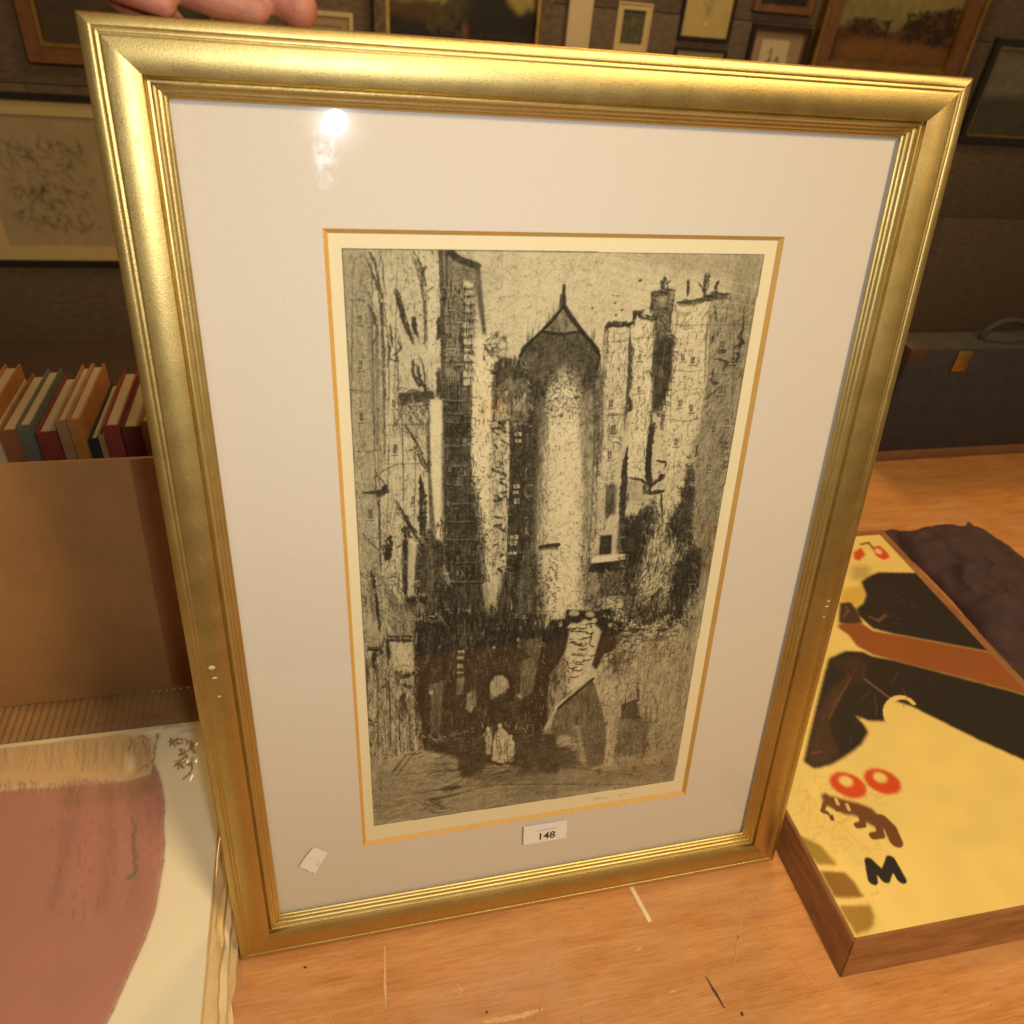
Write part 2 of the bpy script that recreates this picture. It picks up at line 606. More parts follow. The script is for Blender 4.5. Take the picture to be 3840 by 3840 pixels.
    # ---- round tower
    roof = [(2126, 1080), (2118, 1155), (2100, 1189), (2043, 1250), (1973, 1310), (1964, 1334), (1973, 1427), (2247, 1405), (2259, 1332), (2247, 1297), (2183, 1238), (2136, 1155)]
    P(roof, g(.27), .97, 1)
    P([(2126, 1150), (2046, 1246), (2120, 1252), (2186, 1252)], g(.50), .9, 1)
    c.scrib([(2126, 1150), (2046, 1246), (2186, 1252)], 50, 1.2, 22, 1.3, g(.25), .6, .5)
    c.line([(2128, 1078), (2127, 1110), (2124, 1160)], 4, g(.18), .95)
    c.line([(2124, 1120), (2123, 1165)], 8, g(.22), .9)
    c.line([(2124, 1160), (2043, 1250), (1968, 1318)], 3, g(.15), .9)
    c.line([(2132, 1158), (2190, 1240), (2256, 1322)], 4, g(.13), .95)
    c.scrib([(1975, 1310), (2255, 1310), (2250, 1440), (1970, 1440)], 160, .2, 16, 2, g(.12), .6, .7)
    # body: a lit cylinder
    xs = [1962, 2000, 2035, 2075, 2120, 2165, 2195, 2225, 2262]
    for i in range(len(xs) - 1):
        v = [.16, .24, .55, .88, .95, .90, .64, .42][i]
        dx = -.012 * 0
        P([(xs[i] - 6, 1400), (xs[i + 1] + 6, 1400), (xs[i + 1] + 2 + dx, 2335), (xs[i] - 6 + dx, 2335)], g(v), .92, 7)
    P([(1972, 1395), (2250, 1395), (2245, 1480), (2180, 1440), (2130, 1415), (2060, 1440), (2010, 1520), (1975, 1560)], g(.22), .8, 8, rough=.5)
    ivy = [(1980, 1400), (2250, 1400), (2240, 1640), (2190, 1640), (2170, 1500), (2120, 1450), (2070, 1480), (2060, 1640), (1990, 1700)]
    c.scrib(ivy, 260, .8, 9, 2.2, g(.14), .75, 1.4)
    c.scrib([(2060, 1450), (2190, 1450), (2190, 1600), (2060, 1600)], 60, .8, 6, 2, g(.2), .7, 1.4)
    c.scrib([(2185, 1450), (2262, 1450), (2240, 2320), (2185, 2320)], 150, V, 30, 1.8, g(.22), .5, .2)
    c.scrib([(2010, 1600), (2060, 1600), (2060, 2330), (2000, 2330)], 170, V, 26, 1.8, g(.16), .55, .25)
    c.scrib([(2040, 1600), (2190, 1600), (2190, 2330), (2040, 2330)], 90, V, 12, 1.1, g(.35), .45, .6)
    P(D((62, 1005), (225, 985), (228, 1025), (150, 1045), (62, 1045)), g(.14), .95, 1)
    c.line(D((40, 1100), (110, 1060), (210, 1050)), 2, g(.4), .6)
    c.scrib(D((0, 1080), (160, 1080), (150, 1500), (0, 1500)), 90, 1.2, 9, 2.2, g(.15), .7, 1.2)
    # ---- dark house strip left of the tower, with lit windows
    P(C((1515, 0), (1770, 0), (1760, 420), (1700, 900), (1640, 1300), (1600, 1717), (1380, 1717), (1500, 1200)), g(.17), .95, 4)
    P(C((1390, 0), (1515, 0), (1500, 1190), (1480, 1240), (1390, 1260), (1375, 900)), g(.78), .92, 2)
    c.scrib(C((1390, 0), (1515, 0), (1500, 1190), (1390, 1200)), 90, .6, 12, 2.6, g(.15), .85, .8)
    for y in (120, 240, 330, 470, 690, 830, 900, 1000, 1150):
        c.line(C((1395 + rng.random() * 20, y), (1440, y + rng.normal(0, 12)), (1495, y + rng.normal(0, 16))), 4, g(.12), .9, taper=True)
    c.line(C((1512, 0), (1520, 300), (1505, 800), (1495, 1190)), 3, g(.9), .7)
    for (x, y, w, h) in ((1585, 75, 60, 28), (1585, 120, 60, 26), (1590, 270, 40, 40), (1575, 490, 60, 60), (1595, 595, 36, 42), (1555, 680, 55, 28), (1545, 895, 65, 30), (1545, 940, 60, 34), (1530, 1030, 70, 26), (1545, 1080, 60, 18)):
        P(C((x, y), (x + w, y), (x + w - 3, y + h), (x, y + h)), g(.72), .85, 1)
        c.line(C((x + w * .5, y), (x + w * .5, y + h)), 1.6, g(.15), .8)
    c.scrib(C((1520, 0), (1760, 0), (1650, 1200), (1500, 1200)), 130, V, 34, 2, g(.08), .7, .15)
    c.scrib(C((1640, 0), (1800, 0), (1760, 1000), (1640, 1200)), 90, V, 26, 1.6, g(.40), .4, .2)
    # ---- dark house front down the middle
    P(C((1010, 0), (1245, 0), (1225, 420), (1265, 620), (1300, 1000), (1320, 1300), (1400, 1717), (560, 1717), (690, 1400), (800, 1000), (880, 850), (1000, 940)), g(.17), .96, 3)
    P(C((1010, 0), (1240, 0), (1240, 420), (1015, 420)), g(.22), .7, 6)
    c.scrib(C((1015, 0), (1240, 0), (1290, 1000), (1300, 1700), (1015, 1700)), 260, 0.05, 24, 1.8, g(.07), .6, .25)
    c.scrib(C((1015, 0), (1240, 0), (1290, 1000), (1300, 1700), (1015, 1700)), 120, V, 30, 1.6, g(.36), .35, .2)
    c.scrib(C((1020, 280), (1230, 280), (1230, 700), (1030, 700)), 40, .0, 16, 2, g(.45), .5, .3)
    for (x, y) in ((1050, 130), (1195, 155), (1110, 640), (1190, 790), (1090, 310)):
        c.ell(C((x, y))[0], 8, 5, .4, g(.5), .8)
    # lit strip and branches left of it
    P(C((895, 0), (1005, 0), (1000, 400), (985, 930), (945, 930), (910, 700), (890, 300)), g(.88), .95, 2)
    c.line(C((880, 0), (890, 250), (905, 600), (915, 900)), 5, g(.24), .8)
    c.line(C((1005, 40), (990, 250), (1000, 450), (1000, 700), (1020, 1150)), 4, g(.16), .85)
    c.line(C((1015, 750), (1010, 1000), (1022, 1180)), 3, g(.78), .7)
    c.line(C((1010, 1170), (1050, 1290)), 6, g(.72), .9)
    for pts, w in ((((690, 0), (760, 110), (800, 190), (760, 200)), 4), (((790, 190), (840, 320), (885, 400)), 6), (((720, 230), (790, 200)), 2.5), (((825, 420), (840, 520), (835, 760), (840, 860)), 9),
                   (((470, 400), (520, 480)), 3), (((500, 400), (560, 365), (620, 335)), 1.8), (((330, 570), (420, 560), (480, 555), (550, 560)), 6), (((520, 510), (530, 560)), 13), (((485, 590), (490, 800), (500, 1200)), 3.5),
                   (((620, 620), (700, 760), (780, 900), (860, 1000)), 6), (((690, 760), (750, 860), (790, 900)), 9), (((550, 930), (560, 1010), (550, 1110)), 10), (((670, 850), (700, 1000), (700, 1400)), 16),
                   (((440, 450), (470, 420), (450, 380)), 3), (((700, 960), (730, 1100), (710, 1300)), 12), (((410, 1280), (430, 1450), (470, 1640)), 9), (((370, 1250), (420, 1230), (510, 1240)), 5),
                   (((330, 880), (450, 1000), (540, 1080)), 1.8), (((560, 1600), (600, 1660), (640, 1717)), 10), (((350, 1420), (400, 1400)), 4)):
        c.line(C(*pts), w, g(.14), .92, taper=True)
    c.scrib(C((300, 500), (850, 700), (800, 1100), (320, 1200)), 90, 1.0, 14, 1.2, g(.3), .5, .7)
    c.scrib(C((330, 1180), (680, 1300), (680, 1717), (340, 1717)), 130, 1.1, 22, 2, g(.16), .75, .5)
    P(C((520, 1380), (680, 1560), (700, 1640), (600, 1600), (520, 1480)), g(.85), .7, 4)
    for k in range(4):
        c.line(C((530 + k * 15, 1360 + k * 40), (690, 1520 + k * 40)), 1.6, g(.2), .8)
    P(C((700, 1400), (885, 1385), (885, 1440), (720, 1450)), g(.16), .9, 2)
    P(C((710, 1385), (880, 1370), (880, 1400), (712, 1412)), g(.60), .8, 1)
    P(C((770, 1460), (860, 1460), (850, 1560), (780, 1580)), g(.58), .7, 4, rough=.5)
    P(C((1385, 1290), (1425, 1310), (1420, 1480), (1375, 1490)), g(.62), .8, 2)
    # ---- right-hand houses
    P(B((490, 805), (690, 800), (700, 1100), (690, 1627), (430, 1627), (470, 1200)), g(.86), .95, 2)
    P(B((720, 780), (870, 760), (850, 1000), (830, 1627), (690, 1627), (700, 1000)), g(.92), .95, 2)
    P(B((1030, 640), (1280, 600), (1270, 900), (1240, 1250), (1180, 1627), (900, 1627), (950, 1400), (1000, 1000)), g(.88), .95, 2)
    P(B((850, 530), (1000, 535), (960, 900), (870, 900), (830, 700)), g(.34), .95, 1)
    c.scrib(B((850, 530), (1000, 535), (960, 900), (870, 900)), 60, .2, 14, 2, g(.14), .6, .7)
    P(B((900, 560), (950, 560), (940, 660), (890, 650)), g(.62), .7, 2)
    P(B((862, 890), (1010, 880), (985, 1210), (905, 1430), (830, 1450), (850, 1060)), g(.14), .95, 2)
    P(B((855, 1090), (915, 1120), (940, 1190), (870, 1200)), g(.8), .85, 2)
    P(B((985, 530), (1020, 540), (990, 880), (960, 870)), g(.78), .8, 2)
    for pts, w in ((((480, 860), (490, 795), (600, 800), (700, 785)), 9), (((490, 800), (488, 950), (480, 1100)), 5), (((690, 780), (700, 690), (760, 690)), 9), (((730, 690), (780, 730), (880, 740)), 7), (((800, 730), (830, 770)), 6),
                   (((840, 540), (1000, 530)), 8), (((850, 530), (830, 690)), 6), (((1000, 540), (960, 880)), 5), (((935, 430), (925, 490), (920, 530)), 10), (((1030, 600), (1130, 620), (1240, 580), (1430, 565)), 9), (((1030, 640), (1140, 640)), 9),
                   (((1040, 690), (1120, 700)), 7), (((1110, 430), (1105, 550)), 6), (((1258, 375), (1250, 460), (1240, 550)), 8), (((1195, 470), (1240, 540)), 4), (((1340, 460), (1325, 500), (1330, 550)), 6), (((1290, 550), (1420, 560)), 6),
                   (((1020, 620), (1030, 760), (1000, 900)), 5), (((680, 900), (680, 1100), (660, 1350)), 6), (((870, 760), (850, 1040), (830, 1250)), 4), (((640, 1350), (660, 1450), (600, 1430)), 12), (((1280, 640), (1250, 900), (1240, 1250)), 3),
                   (((1310, 640), (1330, 760)), 5), (((1540, 640), (1530, 850), (1480, 1100)), 4), (((1540, 830), (1500, 880), (1540, 920), (1470, 960)), 6), (((1340, 985), (1390, 990)), 9), (((1320, 1055), (1410, 1075), (1385, 1140)), 6),
                   (((1440, 1010), (1490, 1020), (1460, 1110)), 5), (((1310, 1120), (1300, 1220), (1350, 1240)), 7), (((1230, 1370), (1370, 1250)), 3), (((440, 1290), (470, 1220), (480, 1150)), 4), (((985, 1285), (1120, 1285), (1220, 1270)), 1.8),
                   (((940, 1390), (1020, 1390)), 1.8), (((1130, 1320), (1210, 1310)), 3), (((480, 1490), (630, 1480)), 8), (((1250, 850), (1240, 900)), 6), (((1310, 860), (1290, 930)), 5), (((830, 1450), (830, 1560)), 6), (((920, 1450), (900, 1627)), 5)):
        c.line(B(*pts), w, g(.15), .92, taper=True)
    for (x, y, r) in ((1115, 795, 9), (1060, 800, 6), (1180, 770, 4), (585, 965, 8), (575, 1045, 5), (1100, 850, 4), (540, 870, 4), (745, 445, 8), (575, 565, 5), (550, 620, 6), (605, 672, 6), (375, 660, 6), (560, 710, 6), (535, 560, 4)):
        c.ell(B((x, y))[0], r, r * .6, -.5, g(.15), .9, 0)
    P(B((540, 1200), (650, 1170), (650, 1350), (470, 1370)), g(.62), .8, 4)
    P(B((480, 1500), (650, 1490), (640, 1627), (500, 1627)), g(.55), .7, 4)
    P(B((320, 1320), (420, 1300), (440, 1520), (300, 1500)), g(.40), .7, 5, rough=.5)
    c.scrib(B((280, 1250), (460, 1250), (450, 1627), (280, 1627)), 110, 1.0, 12, 2.4, g(.12), .8, .9)
    c.scrib(B((430, 880), (1280, 880), (1200, 1627), (430, 1627)), 160, .1, 10, 1.4, g(.3), .55, .5)
    c.scrib(B((1290, 600), (1650, 560), (1560, 1627), (1230, 1627)), 170, 2.1, 34, 1.4, g(.28), .45, .2)
    c.scrib(B((1290, 600), (1650, 560), (1560, 1627), (1230, 1627)), 110, V, 34, 1.4, g(.30), .45, .12)
    for k in range(9):
        y = 250 + k * 34
        c.line(B((520, y), (1000, y + 90 + k * 6), (1650, y + 210 + k * 4)), 1.4, g(.95 if k % 2 else .62), .30)
    c.scrib(B((180, 250), (520, 260), (480, 700), (260, 760)), 60, 2.4, 10, 1.1, g(.5), .45, .8)
    c.scrib([(1700, 980), (2060, 985), (2000, 1250), (1780, 1290)], 110, 2.4, 10, 1.1, g(.52), .45, .9)
    # lower right-hand houses
    P(D((470, 0), (770, 0), (740, 480), (700, 860), (660, 900), (480, 1100), (420, 1100), (470, 600)), g(.80), .9, 5)
    P(D((820, 0), (950, 0), (940, 200), (930, 470), (800, 470), (760, 400)), g(.90), .95, 2)
    P(D((1040, 40), (1310, 40), (1290, 300), (1230, 600), (1130, 800), (1080, 1130), (930, 1130), (960, 900), (1020, 640), (1000, 300)), g(.85), .95, 2)
    P(D((740, 460), (930, 470), (940, 650), (870, 750), (750, 750)), g(.66), .9, 3)
    P(D((745, 770), (990, 640), (1000, 560), (1010, 700), (960, 850), (900, 1100), (870, 1400), (740, 1400), (700, 1000), (720, 780)), g(.16), .95, 3)
    P(D((790, 930), (840, 920), (840, 1000), (790, 1010)), g(.5), .6, 3)
    P(D((780, 1180), (860, 1160), (850, 1330), (770, 1330)), g(.42), .8, 4)
    for pts, w in ((((1020, 0), (990, 110), (975, 300), (965, 520)), 12), (((790, 230), (765, 330), (745, 560), (735, 800)), 11), (((800, 450), (860, 455), (930, 480)), 7), (((1000, 500), (1080, 430), (1060, 470)), 9), (((950, 560), (1090, 555)), 10),
                   (((1030, 300), (1110, 310), (1100, 350)), 6), (((1110, 350), (1230, 345)), 2.5), (((1360, 170), (1340, 270)), 4), (((1060, 560), (1070, 740)), 7), (((540, 300), (530, 480)), 4), (((470, 130), (430, 330), (440, 500)), 7),
                   (((400, 180), (480, 200), (530, 260)), 8), (((560, 0), (540, 160)), 4), (((640, 0), (640, 130), (720, 160)), 4), (((700, 40), (730, 130)), 3), (((430, 380), (470, 680)), 4), (((260, 480), (330, 580)), 1.8), (((250, 960), (280, 900)), 1.8),
                   (((790, 690), (860, 690)), 4), (((820, 650), (920, 650)), 4), (((780, 560), (800, 760)), 4), (((920, 480), (930, 560)), 6), (((1100, 800), (1140, 860), (1200, 700)), 7), (((1230, 230), (1290, 280), (1290, 230)), 3)):
        c.line(D(*pts), w, g(.14), .9, taper=True)
    P(D((620, 490), (705, 485), (700, 600), (690, 740), (610, 740)), g(.30), .9, 3)
    P(D((640, 520), (680, 520), (678, 560), (640, 565)), g(.68), .8, 1)
    P(D((565, 905), (660, 900), (655, 1060), (560, 1065)), g(.15), .95, 1)
    for (x, y) in ((580, 940), (625, 935), (580, 990), (622, 985), (578, 1035), (620, 1030)):
        P(D((x - 7, y - 12), (x + 9, y - 12), (x + 9, y + 10), (x - 7, y + 12)), g(.55), .8, 0)
    P(D((510, 1070), (780, 1050), (780, 1105), (500, 1120)), g(.82), .9, 1)
    P(D((490, 1125), (775, 1105), (775, 1190), (590, 1215), (470, 1200)), g(.12), .95, 1)
    P(D((575, 1200), (755, 1185), (735, 1390), (575, 1390)), g(.30), .9, 3)
    c.scrib(D((575, 1200), (755, 1185), (735, 1390), (575, 1390)), 40, V, 26, 2, g(.5), .5, .15)
    P(D((1300, 310), (1340, 400), (1325, 650), (1310, 960), (1230, 940), (1140, 840), (1250, 560)), g(.18), .93, 2, rough=.2)
    P(D((1275, 1030), (1395, 1000), (1370, 1300), (1290, 1400), (1190, 1560), (1085, 1530), (1165, 1150)), g(.14), .95, 2, rough=.2)
    P(D((880, 1450), (1080, 1280), (1090, 1560), (940, 1640), (880, 1600)), g(.22), .9, 3, rough=.3)
    P(D((740, 1410), (880, 1400), (880, 1580), (760, 1560)), g(.24), .85, 3)
    c.line(D((1110, 1235), (920, 1450)), 6, g(.75), .9)
    c.line(D((1210, 1010), (1100, 1180)), 5, g(.62), .8)
    c.scrib(D((880, 1100), (1200, 1000), (1100, 1600), (860, 1600)), 120, 2.2, 20, 2.2, g(.15), .7, .7)
    c.scrib(D((960, 700), (1200, 700), (1100, 1200), (920, 1200)), 90, V, 26, 2, g(.18), .65, .15)
    c.scrib(D((1150, 800), (1320, 900), (1180, 1120)), 60, V, 22, 2, g(.14), .7, .2)
    c.scrib(D((430, 1380), (900, 1380), (1340, 1560), (1340, 1717), (430, 1500)), 170, .5, 12, 2.4, g(.14), .75, 1.0)
    c.scrib(D((400, 700), (560, 700), (480, 1500), (200, 1500)), 120, 1.2, 10, 1.8, g(.2), .6, 1.0)
    c.scrib(D((1330, 400), (1560, 0), (1640, 100), (1400, 1500), (1330, 1400)), 160, 2.0, 26, 1.5, g(.26), .5, .3)
    for y in (150, 190, 240, 300, 340):
        c.line(D((1545, y), (1600, y + 8), (1560, y + 28)), 3, g(.25), .7)
    # ---- street
    P(E_((540, 70), (1600, 50), (1640, 300), (1600, 1000), (1717, 1000), (1717, 1350), (1300, 1260), (1000, 1250), (900, 1200), (620, 1150), (600, 900), (540, 760)), g(.12), .95, 4)
    P(E_((1400, 420), (1560, 380), (1500, 600), (1390, 720)), g(.36), .85, 5)
    P(E_((1440, 220), (1580, 200), (1560, 350), (1450, 380)), g(.34), .8, 5)
    c.scrib(E_((560, 80), (1600, 80), (1600, 1050), (640, 1100)), 330, V, 36, 2.2, g(.05), .7, .2)
    c.scrib(E_((560, 80), (1600, 80), (1600, 1050), (640, 1100)), 130, V, 30, 1.5, g(.34), .35, .2)
    c.scrib(E_((640, 850), (1600, 850), (1600, 1150), (640, 1100)), 150, .2, 24, 2, g(.22), .4, .3)
    arch = E_((1165, 720), (1165, 610), (1195, 555), (1255, 532), (1315, 560), (1335, 630), (1295, 690), (1250, 690), (1200, 740))
    P(arch, g(.68), .95, 1)
    c.scrib(arch, 30, .3, 6, 1.6, g(.35), .5, 1.0)
    for (x, y, w, h) in ((900, 345, 68, 24), (897, 395, 70, 28), (895, 465, 64, 38), (895, 540, 70, 12)):
        P(E_((x, y), (x + w, y - 6), (x + w, y + h), (x, y + h)), g(.52), .9, 1)
    P(E_((890, 585), (970, 575), (955, 700), (890, 690)), g(.42), .85, 3, rough=.4)
    P(E_((980, 690), (1030, 670), (1060, 760), (1000, 840), (970, 800)), g(.52), .85, 3, rough=.4)
    c.ell(E_((693, 675))[0], 9, 10, 0, g(.66), .9)
    P(E_((690, 740), (760, 720), (740, 960), (680, 1000)), g(.34), .8, 4, rough=.3)
    for (x, y, r) in ((1405, 255, 11), (1200, 330, 10), (1400, 700, 10), (570, 165, 7), (540, 210, 7)):
        c.ell(E_((x, y))[0], r, r * .9, 0, g(.5), .8)
    # two figures in pale clothes
    P(E_((1115, 1010), (1150, 985), (1180, 1030), (1175, 1180), (1130, 1185), (1135, 1080)), g(.62), .9, 2, rough=.3)
    P(E_((1215, 1020), (1245, 970), (1275, 985), (1330, 1030), (1365, 1080), (1370, 1150), (1300, 1225), (1230, 1245), (1185, 1220), (1200, 1110)), g(.78), .95, 1)
    c.line(E_((1225, 1070), (1250, 1110), (1230, 1180)), 4, g(.2), .8)
    c.line(E_((1300, 1040), (1330, 1120), (1300, 1200)), 3, g(.3), .7)
    c.line(E_((1190, 1230), (1260, 1265), (1340, 1170)), 5, g(.1), .85)
    c.ell(E_((1160, 1020))[0], 8, 14, 0, g(.12), .8)
    P(E_((1330, 1160), (1385, 1140), (1360, 1240), (1310, 1240)), g(.55), .8, 3, rough=.4)
    # pavement in front
    P(E_((330, 1230), (480, 1195), (620, 1160), (1000, 1250), (1717, 1330), (1717, 1560), (240, 1740), (220, 1500)), g(.54), .85, 6)
    P(E_((880, 1140), (1130, 1100), (1150, 1240), (1100, 1370), (930, 1370)), g(.14), .85, 6, rough=.5)
    P(E_((1380, 1080), (1717, 1060), (1717, 1300), (1380, 1260)), g(.24), .8, 8, rough=.3)
    P(E_((1000, 1330), (1500, 1270), (1717, 1300), (1717, 1400), (1100, 1420)), g(.34), .7, 8, rough=.4)
    c.scrib(E_((280, 1200), (1717, 1060), (1717, 1480), (240, 1700)), 200, -.12, 34, 1.2, g(.25), .5, .08)
    c.scrib(E_((600, 1180), (1600, 1060), (1600, 1420), (640, 1420)), 110, -.12, 34, 1.8, g(.14), .55, .12)
    P(E_((600, 1560), (700, 1530), (1090, 1455), (1000, 1480), (760, 1550)), g(.15), .85, 3, rough=.5)
    P(E_((760, 1460), (850, 1430), (960, 1430), (900, 1460), (800, 1480)), g(.12), .85, 2)
    c.scrib(E_((620, 1560), (800, 1560), (780, 1650), (620, 1640)), 30, -.1, 16, 2, g(.15), .75, .5)
    c.line(E_((480, 1195), (430, 1260), (370, 1340)), 4, g(.25), .8)
    # left foreground palings
    P(E_((150, 80), (540, 60), (545, 760), (610, 940), (620, 1150), (480, 1190), (330, 1300), (190, 1250)), g(.64), .85, 4)
    c.scrib(E_((160, 300), (540, 300), (610, 1140), (200, 1250)), 260, V, 36, 1.8, g(.2), .7, .1)
    c.scrib(E_((200, 560), (560, 560), (600, 1140), (230, 1300)), 90, V, 36, 2.2, g(.82), .55, .08)
    c.scrib(E_((160, 900), (330, 900), (330, 1650), (230, 1700)), 110, V, 34, 1.4, g(.34), .5, .08)
    P(E_((430, 250), (545, 250), (545, 440), (500, 470), (430, 420)), g(.76), .85, 3)
    for pts, w in ((((335, 215), (350, 245), (540, 240)), 7), (((340, 250), (350, 400)), 6), (((160, 330), (260, 330), (290, 360)), 8), (((350, 80), (400, 180)), 9), (((220, 360), (230, 520)), 10), (((420, 640), (450, 560), (540, 540)), 7),
                   (((420, 480), (470, 455), (540, 470)), 6), (((460, 760), (480, 840), (460, 900)), 13), (((180, 900), (270, 930)), 6), (((300, 640), (340, 620)), 9), (((390, 540), (430, 570)), 5), (((470, 620), (540, 650)), 9),
                   (((480, 1190), (620, 1165)), 3), (((190, 1085), (200, 1110)), 5)):
        c.line(E_(*pts), w, g(.13), .9, taper=True)
    for k in range(3):
        c.line(E_((260 + k * 70, 0), (500, 150 - k * 50)), 1.8, g(.2), .8)
    # ---- dark ivied wall and sheds on the right
    P(F((270, 195), (385, 190), (390, 110), (520, 115), (640, 125), (760, 95), (880, 240), (810, 420), (700, 480), (640, 600), (600, 560), (640, 420), (680, 290), (560, 200), (440, 240), (400, 420), (330, 560), (260, 640), (240, 1050), (170, 1080), (100, 980), (160, 560), (180, 340)), g(.07), .96, 2, rough=.15)
    P(F((430, 245), (520, 215), (600, 205), (670, 270), (640, 400), (570, 590), (420, 800), (380, 780), (400, 560), (410, 400)), g(.80), .93, 2)
    for (x, y, rx, ry) in ((460, 140, 20, 11), (590, 150, 18, 10), (795, 180, 11, 9), (760, 235, 12, 9), (350, 230, 10, 9), (500, 260, 22, 14), (590, 230, 20, 14)):
        c.ell(F((x, y))[0], rx, ry, 0, g(.80), .85)
    for pts in (((430, 290), (500, 285), (590, 300)), ((420, 380), (480, 375), (580, 380)), ((590, 210), (600, 300), (580, 400)), ((440, 470), (560, 480)), ((450, 520), (440, 640)), ((520, 380), (530, 440)), ((420, 560), (520, 570)), ((590, 400), (620, 410))):
        c.line(F(*pts), 4.5, g(.12), .85, taper=True)
    P(F((255, 640), (400, 520), (400, 780), (330, 850), (240, 1050)), g(.42), .7, 4, rough=.4)
    c.scrib(F((170, 300), (400, 300), (260, 1080), (120, 1000)), 120, V + .2, 24, 2, g(.04), .7, .2)
    c.scrib(F((250, 560), (420, 500), (420, 800), (260, 900)), 60, V, 18, 2, g(.14), .65, .4)
    # ivy edge and coursed stones
    P(F((830, 300), (1300, 290), (1290, 420), (1180, 560), (780, 470)), g(.62), .8, 5)
    for k in range(46):
        x = rng.uniform(830, 1270)
        y = rng.uniform(260, 480)
        c.line(F((x, y), (x + rng.uniform(30, 70), y + rng.normal(0, 4))), 2.6, g(.14), .8)
        c.line(F((x, y), (x + rng.normal(0, 4), y + rng.uniform(18, 36))), 2.2, g(.16), .75)
    P(F((1120, 310), (1180, 320), (1170, 370), (1110, 360)), g(.10), .85, 2)
    c.scrib(F((560, 40), (1300, 150), (1300, 300), (860, 300)), 130, .2, 12, 2.4, g(.14), .75, .9)
    c.scrib(F((700, 450), (960, 480), (900, 720), (760, 740), (680, 640)), 80, 2.3, 16, 3, g(.13), .75, .8)
    P(F((800, 600), (880, 600), (860, 720), (790, 700)), g(.18), .7, 4, rough=.5)
    P(F((700, 700), (960, 620), (980, 780), (840, 860), (700, 980), (640, 800)), g(.70), .7, 6)
    # sheds
    P(F((330, 890), (590, 690), (640, 800), (700, 1010), (710, 1330), (560, 1380), (480, 1180), (250, 1100)), g(.33), .92, 2)
    c.scrib(F((330, 890), (590, 690), (700, 1010), (700, 1330), (480, 1180), (260, 1100)), 150, V, 30, 2, g(.15), .6, .1)
    c.line(F((245, 1040), (330, 880), (600, 660)), 6, g(.66), .85)
    c.line(F((330, 900), (600, 690)), 5, g(.12), .85)
    c.line(F((600, 690), (660, 860), (690, 1000)), 4, g(.16), .8)
    P(F((740, 900), (835, 860), (820, 1000), (785, 1370), (705, 1370), (735, 1100)), g(.66), .92, 2)
    c.scrib(F((740, 900), (835, 860), (785, 1370), (705, 1370)), 40, V, 14, 1.8, g(.22), .6, .4)
    P(F((850, 890), (965, 850), (1000, 1000), (840, 1010)), g(.20), .9, 2)
    P(F((835, 1000), (1090, 990), (1030, 1280), (800, 1290)), g(.36), .9, 5)
    c.scrib(F((835, 950), (1090, 950), (1030, 1280), (800, 1290)), 100, V, 26, 1.8, g(.15), .6, .1)
    c.line(F((840, 890), (980, 840), (970, 700)), 4, g(.14), .85)
    c.line(F((650, 1075), (760, 1010)), 6, g(.12), .85)
    c.line(F((440, 1050), (470, 1150), (560, 1360)), 9, g(.56), .8)
    P(F((320, 1150), (440, 1070), (455, 1110), (400, 1200), (310, 1200)), g(.62), .85, 3, rough=.4)
    for (x, y) in ((1040, 890), (1080, 885), (1130, 885)):
        c.line(F((x, y), (x - 5, y + 130)), 3, g(.15), .85)
    c.line(F((1010, 950), (1140, 940)), 2.6, g(.15), .8)
    c.scrib(F((980, 420), (1420, 380), (1330, 1250), (1060, 1250)), 260, V + .15, 26, 1.4, g(.28), .55, .35)
    c.scrib(F((640, 640), (980, 560), (980, 820), (640, 1000)), 120, V + .2, 22, 1.6, g(.24), .55, .3)
    P(F((0, 1130), (320, 1190), (500, 1250), (500, 1400), (0, 1450)), g(.20), .8, 8, rough=.4)
    c.scrib(F((0, 1120), (520, 1180), (560, 1420), (0, 1480)), 90, -.12, 30, 1.6, g(.14), .5, .12)
    P(F((0, 1480), (1290, 1330), (1260, 1480), (0, 1660)), g(.46), .75, 8)
    c.scrib(F((0, 1440), (1280, 1300), (1260, 1490), (0, 1660)), 90, -.12, 34, 1.1, g(.32), .45, .1)
    for (x, y) in ((660, 1420), (520, 1360), (950, 1390)):
        c.ell(F((x, y))[0], 12, 14, 0, g(.26), .7, 2)
    # ---- second working over the main forms
    X = Z(1200, 825, 1.2228)
    P(X((757, 268), (690, 350), (640, 392), (621, 422), (624, 480), (640, 520), (690, 520), (830, 520), (850, 500), (866, 470), (868, 425), (850, 392), (812, 350)), g(.25), .95, 1)
    P(X((757, 272), (694, 348), (810, 348)), g(.50), .95, 1)
    c.scrib(X((757, 272), (694, 348), (810, 348)), 60, 1.35, 18, 1.1, g(.2), .6, .5)
    P(X((660, 430), (700, 400), (800, 400), (840, 440), (820, 500), (680, 500)), g(.36), .7, 6, rough=.3)
    c.line(X((690, 350), (750, 358), (812, 350)), 4, g(.14), .9)
    c.line(X((757, 270), (700, 340), (640, 392), (620, 424)), 4, g(.12), .9, taper=True)
    c.line(X((757, 270), (812, 346), (852, 392), (869, 426)), 5, g(.10), .95, taper=True)
    c.line(X((758, 205), (757, 240), (755, 280)), 5, g(.15), .95, taper=True)
    P(X((765, 468), (728, 510), (712, 600), (692, 720), (684, 860), (672, 1000), (690, 1100), (705, 1215), (795, 1180), (812, 1000), (824, 800), (808, 660), (806, 540)), g(.95), .80, 5)
    P(X((700, 720), (740, 720), (735, 1000), (690, 1000)), g(.82), .5, 6)
